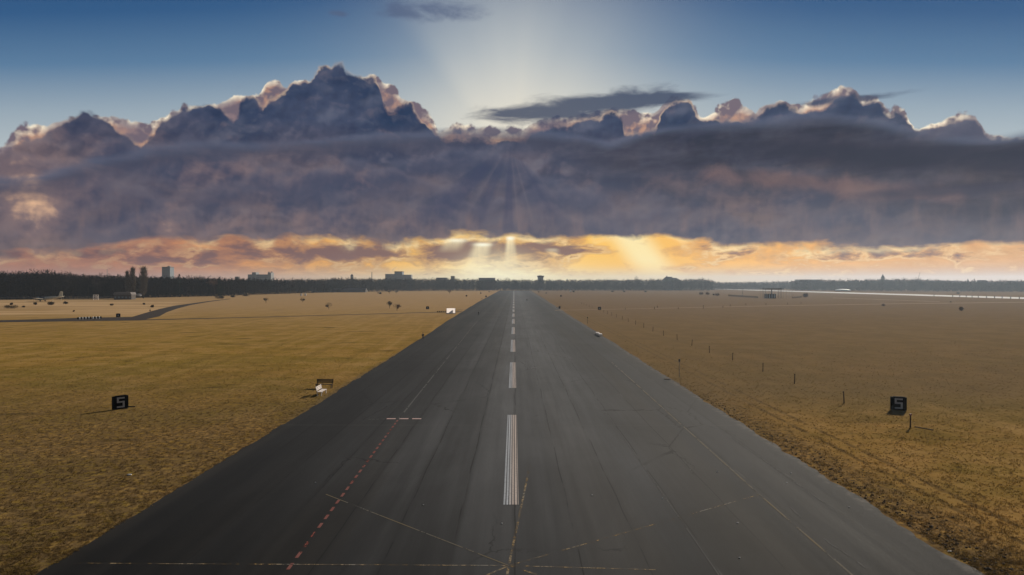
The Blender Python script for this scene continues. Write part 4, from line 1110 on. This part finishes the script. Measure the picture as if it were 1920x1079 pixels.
for sx in (-1, 1): MB().box((sx * wv * .49, .05, .25 + hv / 2), (.12, .08, hv)).build('frame_post', M_GALV, t)
mb = MB(); mb.add([(-.30 * wv, -.03, .30), (.22 * wv, -.03, .30), (.22 * wv, -.03, .25 + hv * .68)], [(0, 1, 2)]); mb.add([(-.30 * wv, -.025, .30), (.22 * wv, -.025, .30), (.22 * wv, -.025, .25 + hv * .68)], [(2, 1, 0)]); mb.build("wedge", M_WEDGE_SHADOW, t)  # shadow on the tarpaulin, modelled as a separate triangular sheet
MB().box((0, 0, .125), (wv * 1.02, .7, .25)).build("base", M_STEEL, t)
def block_row(label, pxs, y0, y1, grp, w, h, alt):
    proto = {}
    for i, px in enumerate(pxs):
        yy = y0 + (y1 - y0) * i / (len(pxs) - 1); x, Z = gp(px, yy); white = alt and i % 2
        if white not in proto:
            t = proto[white] = thing("barrier_block", "", "block", (0, 0, 0)); m = M_WHITE if white else M_BLACK
            mb = MB(); mb.prism([(-w / 2, 0), (w / 2, 0), (w * .44, h * .3), (w * .34, h), (-w * .34, h), (-w * .44, h * .3)], -.25, .25); mb.build("body", m, t, .02)
            MB().box((0, 0, h + .03), (w * .5, .3, .06)).build("cap", m, t)
        else: t = copy_tree(proto[white])
        t.location = (x, Z, 0)
        tag(t, label % ("white" if white else "black"), "block", grp)
block_row("one of the %s blocks in the row across the asphalt side path", [143.5, 146.4, 149.3, 152.2, 155.1, 158, 160.9, 163.8, 166.7, 172, 174.9, 177.8, 180.7, 183.6, 186.5], 599.3, 597.6, "black and white blocks across the side path", .62, .75, True)
block_row("one of the small %s blocks in the row left of the white screen", [820.5, 824, 827.5, 831, 834.5], 586.2, 586.2, "small dark blocks beside the white screen", .62, .7, False)

# ------------------------------------------------------------------ posts along the right side
PG = "posts in the line right of the runway"
POST = [(1705.8, 801.2, 24.5), (1582, 756.5, 21), (1489, 720, 18.5), (1430, 697, 15), (1373, 676, 13), (1330, 662, 12), (1297, 648.5, 11), (1269.5, 638, 10), (1244, 630, 9.5), (1224, 622, 9), (1207, 615, 8.3), (1191.5, 609, 7.6), (1178, 604, 7), (1166.5, 599.6, 6.5), (1156, 595.7, 6), (1147, 592.3, 5.6), (1139, 589.2, 5.2), (1132, 586.6, 4.9),
        (1110, 578.4, 4.2), (1105, 576.4, 4), (1100, 574.6, 3.8), (1095, 572.8, 3.6), (1090.5, 571.2, 3.5)]
proto = None
for i, (px, yb, hp) in enumerate(POST):
    x, Z = gp(px, yb)
    if i == 0:
        t = thing("fence_post", "nearest leaning rusty post with a red top right of the runway", "post", (x, Z, 0), 0, PG)
        MB().tube((0, 0, -.1), (.03, 0, 1.30), .075, .06, 8).build("shaft", M_RUST, t); MB().box((.02, 0, 1.27), (.24, .12, .17), .3).build("cap", M_REDC, t)
        a = gp(1714, 800.8); b = gp(1749, 806.8); mb = MB(); mb.tube((a[0], a[1], .04), (b[0], b[1], .035), .05, .04, 6); tag(mb.build("fallen_rod", M_RUST), "dark rod lying on the grass at the foot of the nearest post", "rod")
        continue
    if proto is None:
        t = proto = thing("fence_post", "", "post", (x, Z, 0)); MB().tube((0, 0, -.1), (0, 0, 1.45), .075, .06, 8).build("shaft", M_RUST, t); MB().box((0, .06, 1.36), (.10, .14, .08)).build("bracket", M_RUST, t)
    else: t = copy_tree(proto)
    t.location = (x, Z, 0); t.rotation_euler = (random.Random(i).uniform(-.06, .06), random.Random(i + 9).uniform(-.07, .07), i)
    lab = {1: "second rusty post from the front in the right-hand line, left of the number board", 2: "third rusty post from the front in the right-hand line", 3: "fourth rusty post from the front in the right-hand line"}.get(i, "one of the thin rusty posts farther down the right-hand line")
    tag(t, lab, "post", PG)
for i, (px, yb, hp) in enumerate(((1172.3, 581, 3.2), (1227, 580.5, 5), (1232.3, 577.6, 4), (1271.4, 580, 3.6), (1318.4, 578.8, 6.5), (1355, 577.3, 3.5), (1368.5, 574.8, 4), (1398, 573, 4), (1435.5, 572.5, 4), (1476, 571.5, 4), (1501, 570.6, 4))):
    x, Z = gp(px, yb); t = copy_tree(proto); t.location = (x, Z, 0); t.rotation_euler = (0, 0, i); k = hp * Z / F / 1.45; t.scale = (1.7, 1.7, k)
    tag(t, "one of the small dark posts beside the pale gravel track", "post", "posts beside the gravel track")
# sign on a pole, thin bare pole, plank, drain grate
x, Z = gp(1273.5, 708); t = thing("pole_sign", "thin pole with a small dark sign at the right runway edge", "sign", (x, Z, 0), .15)
MB().tube((0, 0, 0), (0, 0, 2.85), .045, .04, 8).build("pole", M_GALV, t); MB().box((0, -.055, 2.62), (.26, .03, .42)).build("sign_plate", mat("dark_sign_plate", (.16, .17, .20), .5), t)
x, Z = gp(1101.5, 607); t = thing("thin_pole", "thin grey pole at the runway's right edge beyond the white bench", "pole", (x, Z, 0)); MB().tube((0, 0, 0), (0, 0, 2.3), .06, .05, 6).build("shaft", M_STEEL, t); MB().box((0, -.06, 2.1), (.3, .03, .4)).build("plate", M_STEEL, t)
a = gp(1245, 711.6); b = gp(1255, 710.6); mb = MB(); mb.box(((a[0] + b[0]) / 2, a[1], .06), (b[0] - a[0], .35, .12), .12); tag(mb.build("plank", M_RUST, None, .01), "short dark red plank lying on the asphalt at the right edge", "plank")
x, Z = gp(1001.5, 691); t = thing("drain_cover", "square dark drain cover in the runway right of the centre line", "drain", (x, Z, 0))
MB().box((0, 0, .018), (1.0, 1.1, .02)).build("frame", M_STEEL, t); mb = MB(); [mb.box((-.36 + k * .12, 0, .034), (.06, .9, .015)) for k in range(7)]; mb.build("grate", mat("drain_iron", (.03, .028, .026), .7), t)
for k, (px, py) in enumerate(((590, 907), (793, 949), (941, 984), (1110, 930), (1475, 906), (1483, 888), (1345, 886), (1592, 952), (1383, 982), (1242, 936), (1387, 1048), (1780, 1035))):
    x, Z = gp(px, py); mb = MB(); mb.blob((x, Z, .04), (.05 if k < 11 else .13, .04, .03), k, 6, 3, .3)
    tag(mb.build("pale_stone", M_WHITE), "one of the tiny pale stones scattered on the runway asphalt" if k < 11 else "pale broken lump at the crumbling right runway edge, bottom right", "stone", "pale stones on the asphalt")
for k, (px, py) in enumerate(((240, 893),)):
    x, Z = gp(px, py); mb = MB(); mb.blob((x, Z, .05), (.22, .10, .05), 5, 7, 3, .4); tag(mb.build("litter", M_WHITE), "small white scrap of litter on the near left grass", "litter")

# ------------------------------------------------------------------ people
M_SKIN = mat("skin", (.42, .27, .20), .6); M_HAIR = mat("dark_hair", (.02, .015, .012), .8); M_JKT = mat("black_jacket", (.012, .012, .014), .8); M_TRS = mat("dark_trousers", (.045, .045, .055), .85); M_JEAN = mat("grey_trousers", (.13, .13, .14), .85); M_SHOE = mat("dark_shoes", (.02, .02, .02), .6)
def skin_mesh(name, nodes, edges, m, parent, root=0):
    me = bpy.data.meshes.new(name); me.from_pydata([n[:3] for n in nodes], edges, []); me.materials.append(m)
    o = bpy.data.objects.new(name, me); COL.objects.link(o); o.parent = parent
    md = o.modifiers.new("skin", 'SKIN'); sv = me.skin_vertices[0].data
    for i, n in enumerate(nodes): sv[i].radius = (n[3], n[4] if len(n) > 4 else n[3]); sv[i].use_root = (i == root)
    md.use_smooth_shade = True
    sb = o.modifiers.new("subdivision", 'SUBSURF'); sb.levels = 1; sb.render_levels = 1
    return o
def person(label, px, yb, rz, stride, trousers, h=1.76):
    x, Z = gp(px, yb); t = thing("person", label, "person", (x, Z, 0), rz); t.scale = (h / 1.76,) * 3
    s = stride
    hip = .92; body = [(0, 0, hip, .13, .10), (0, 0, 1.15, .13, .095), (0, -.01, 1.38, .155, .10), (0, 0, 1.48, .06, .06), (0, -.02, 1.56, .05, .055), (0, -.03, 1.66, .085, .10), (0, -.02, 1.74, .06, .07)]
    edges = [(0, 1), (1, 2), (2, 3), (3, 4), (4, 5), (5, 6)]
    for sx, k in ((-1, 1), (1, -1)):
        o = len(body); f = s * k
        body += [(sx * .10, 0, hip - .06, .085), (sx * .11, -f * .22, .50, .06), (sx * .11, -f * .34 + (.10 if f < 0 else 0), .09, .042), (sx * .115, -f * .34 - .13 + (.10 if f < 0 else 0), .045, .04)]
        edges += [(0, o), (o, o + 1), (o + 1, o + 2), (o + 2, o + 3)]
        o = len(body); body += [(sx * .19, 0, 1.42, .055), (sx * .25, f * .10, 1.16, .045), (sx * .25, f * .18 - .08, .93, .033)]
        edges += [(2, o), (o, o + 1), (o + 1, o + 2)]
        hnd = o + 2
        for q in range(4):
            o2 = len(body); body += [(sx * .255, f * .18 - .12 + q * .02, .86, .010), (sx * .245, f * .18 - .125 + q * .018, .79 + abs(q - 1.5) * .012, .008)]; edges += [(hnd, o2), (o2, o2 + 1)]
        o2 = len(body); body += [(sx * .225, f * .18 - .135, .88, .010), (sx * .215, f * .18 - .15, .84, .008)]; edges += [(hnd, o2), (o2, o2 + 1)]
    o = len(body); body += [(0, -.135, 1.655, .015)]; edges += [(5, o)]                     # nose
    for sx in (-1, 1): o = len(body); body += [(sx * .095, -.02, 1.66, .016)]; edges += [(5, o)]      # ears
    skin_mesh("body", body, edges, M_SKIN, t)
    jk = [(0, 0, .88, .165, .125), (0, 0, 1.15, .165, .125), (0, -.01, 1.38, .185, .13), (0, 0, 1.50, .085, .085)]; je = [(0, 1), (1, 2), (2, 3)]
    for sx, k in ((-1, 1), (1, -1)):
        f = s * k; o = len(jk); jk += [(sx * .20, 0, 1.42, .082), (sx * .255, f * .10, 1.16, .068), (sx * .252, f * .17 - .07, .96, .055)]; je += [(2, o), (o, o + 1), (o + 1, o + 2)]
    skin_mesh("jacket", jk, je, M_JKT, t)
    tr = [(0, 0, .90, .145, .115)]; te = []
    for sx, k in ((-1, 1), (1, -1)):
        f = s * k; o = len(tr); tr += [(sx * .10, 0, .84, .105), (sx * .11, -f * .22, .50, .078), (sx * .11, -f * .34 + (.10 if f < 0 else 0), .11, .060)]; te += [(0, o), (o, o + 1), (o + 1, o + 2)]
    skin_mesh("trousers", tr, te, trousers, t)
    skin_mesh("hair", [(0, .02, 1.64, .07, .075), (0, .015, 1.72, .095, .10), (0, .0, 1.775, .06, .065)], [(0, 1), (1, 2)], M_HAIR, t, 1)
    for sx, k in ((-1, 1), (1, -1)):
        f = s * k; yy = -f * .34 + (.10 if f < 0 else 0); MB().box((sx * .112, yy - .06, .05), (.10, .28, .10), taper=.8).build("shoe", M_SHOE, t, .02)
    return t
person("person in a black jacket and grey trousers walking on the runway's left edge", 792.8, 637.6, .1, .75, M_JEAN)
person("small dark figure on the runway right of the white screen", 897, 592, 2.9, .8, M_TRS)
person("far figure at the runway's left edge near the distant boards", 903.6, 562.8, .4, .6, M_TRS)
person("dark figure walking on the asphalt side path on the left", 279.5, 587.2, 1.2, .8, M_TRS, 1.85)
person("far dark figure on the runway right of the centre line", 988, 565.4, 3.0, .7, M_TRS, 1.9)

# ------------------------------------------------------------------ old aeroplane in front of the left wood
M_ALU = mat("cream_aircraft_skin", (.60, .56, .46), .5, .4); M_NAVY = mat("dark_blue_nose", (.020, .028, .050), .5, .4); M_RUB = mat("black_rubber", (.012, .012, .012), .8)
x, Z = gp(88, 565.6); t = thing("old_aeroplane", "old propeller aeroplane with pale tail and dark nose in front of the left wood", "aeroplane", (x, Z, 0), math.radians(8))
def ring(xx, zz, ry, rzz, n=12): return [(xx, ry * math.cos(2 * math.pi * i / n), zz + rzz * math.sin(2 * math.pi * i / n)) for i in range(n)]
MB().loft([ring(-10.4, 1.9, .15, .15), ring(-10.0, 1.95, .7, .65), ring(-8.6, 2.05, 1.15, 1.1), ring(-6.0, 2.2, 1.3, 1.25), ring(-2.5, 2.3, 1.35, 1.3)]).build("nose", M_NAVY, t, 0, True)
fu = MB().loft([ring(-2.5, 2.3, 1.35, 1.3), ring(2, 2.6, 1.25, 1.2), ring(5.5, 3.0, .95, .9), ring(8.6, 3.4, .5, .55), ring(10.2, 3.6, .12, .2)]).build("fuselage", M_ALU, t, 0, True)
mb = MB(); [mb.box((-2 + k * 1.25, -1.30, 2.75), (.45, .1, .5)) for k in range(5)]; mb.build("window_row", M_GLASS, fu)
MB().box((-8.0, 0, 3.15), (1.3, 1.5, .5), taper=.7).build("cockpit_window", M_GLASS, t)
for sy, lab in ((-1, 0), (1, 0)):
    mb = MB(); mb.loft([[(-5.2, sy * .9, 1.75), (-2.2, sy * .9, 1.65), (-2.2, sy * .9, 1.9), (-5.2, sy * .9, 2.15)], [(-3.9, sy * 13, 2.75), (-2.6, sy * 13, 2.72), (-2.6, sy * 13, 2.8), (-3.9, sy * 13, 2.9)]]); mb.build("wing", M_ALU, t)
    for yy in (4.0, 7.6):
        mb = MB(); mb.loft([[(-6.6, sy * yy + .55 * math.cos(a), 2.2 + .55 * math.sin(a)) for a in [2 * math.pi * i / 10 for i in range(10)]], [(-4.6, sy * yy + .62 * math.cos(a), 2.25 + .62 * math.sin(a)) for a in [2 * math.pi * i / 10 for i in range(10)]], [(-2.6, sy * yy + .2 * math.cos(a), 2.35 + .2 * math.sin(a)) for a in [2 * math.pi * i / 10 for i in range(10)]]]); e = mb.build("engine", M_ALU if yy > 5 else M_NAVY, t)
        mb = MB(); [mb.box(None, (.06, .18, 1.5), M=Matrix.Translation((-6.75, sy * yy, 2.2)) @ Matrix.Rotation(a + .4, 4, 'X') @ Matrix.Translation((0, 0, .75))) for a in (0, 2.094, 4.189)]; mb.build("propeller", M_STEEL, e)
    mb = MB(); mb.tube((-4.2, sy * 3.6, .5), (-4.2, sy * 3.6, 2.0), .14, .14, 6); mb.build("gear_leg", M_ALU, t); mb = MB(); mb.tube((-4.2, sy * 3.6 - .2, .5), (-4.2, sy * 3.6 + .2, .5), .5, .5, 14); mb.build("wheel", M_RUB, t)
    mb = MB(); mb.loft([[(8.0, sy * .2, 3.75), (10.0, sy * .2, 3.75), (10.0, sy * .2, 3.88), (8.0, sy * .2, 3.92)], [(8.9, sy * 4.6, 4.05), (9.9, sy * 4.6, 4.05), (9.9, sy * 4.6, 4.12), (8.9, sy * 4.6, 4.14)]]); mb.build("tailplane", M_ALU, t)
mb = MB(); mb.prism([(7.2, 3.9), (10.2, 3.7), (10.5, 7.6), (9.3, 8.2), (8.5, 7.7)], -.12, .12); mb.build("tail_fin", M_ALU, t)
mb = MB(); mb.tube((3.2, 0, 0), (3.2, 0, 1.9), .20, .20, 8); mb.build("tail_stand", M_ALU, t)
mb = MB(); mb.tube((9.3, 0, 0), (9.3, 0, 3.1), .12, .12, 8); mb.build("rear_stand", M_ALU, t)

# ------------------------------------------------------------------ haze
hz = MB().box((0, 2050, 28.5), (8400, 5000, 61)); hm = bpy.data.materials.new("haze"); hm.use_nodes = True
nt = hm.node_tree; nt.nodes.remove(nt.nodes['Principled BSDF']); g = G(nt); vp = g.n('ShaderNodeVolumePrincipled')
vp.inputs['Color'].default_value = (.66, .80, .98, 1); vp.inputs['Density'].default_value = .00010; vp.inputs['Anisotropy'].default_value = .5
g.ln(vp.outputs[0], nt.nodes['Material Output'].inputs['Volume'])
o = hz.build("haze", hm); struct(o, 'stuff')
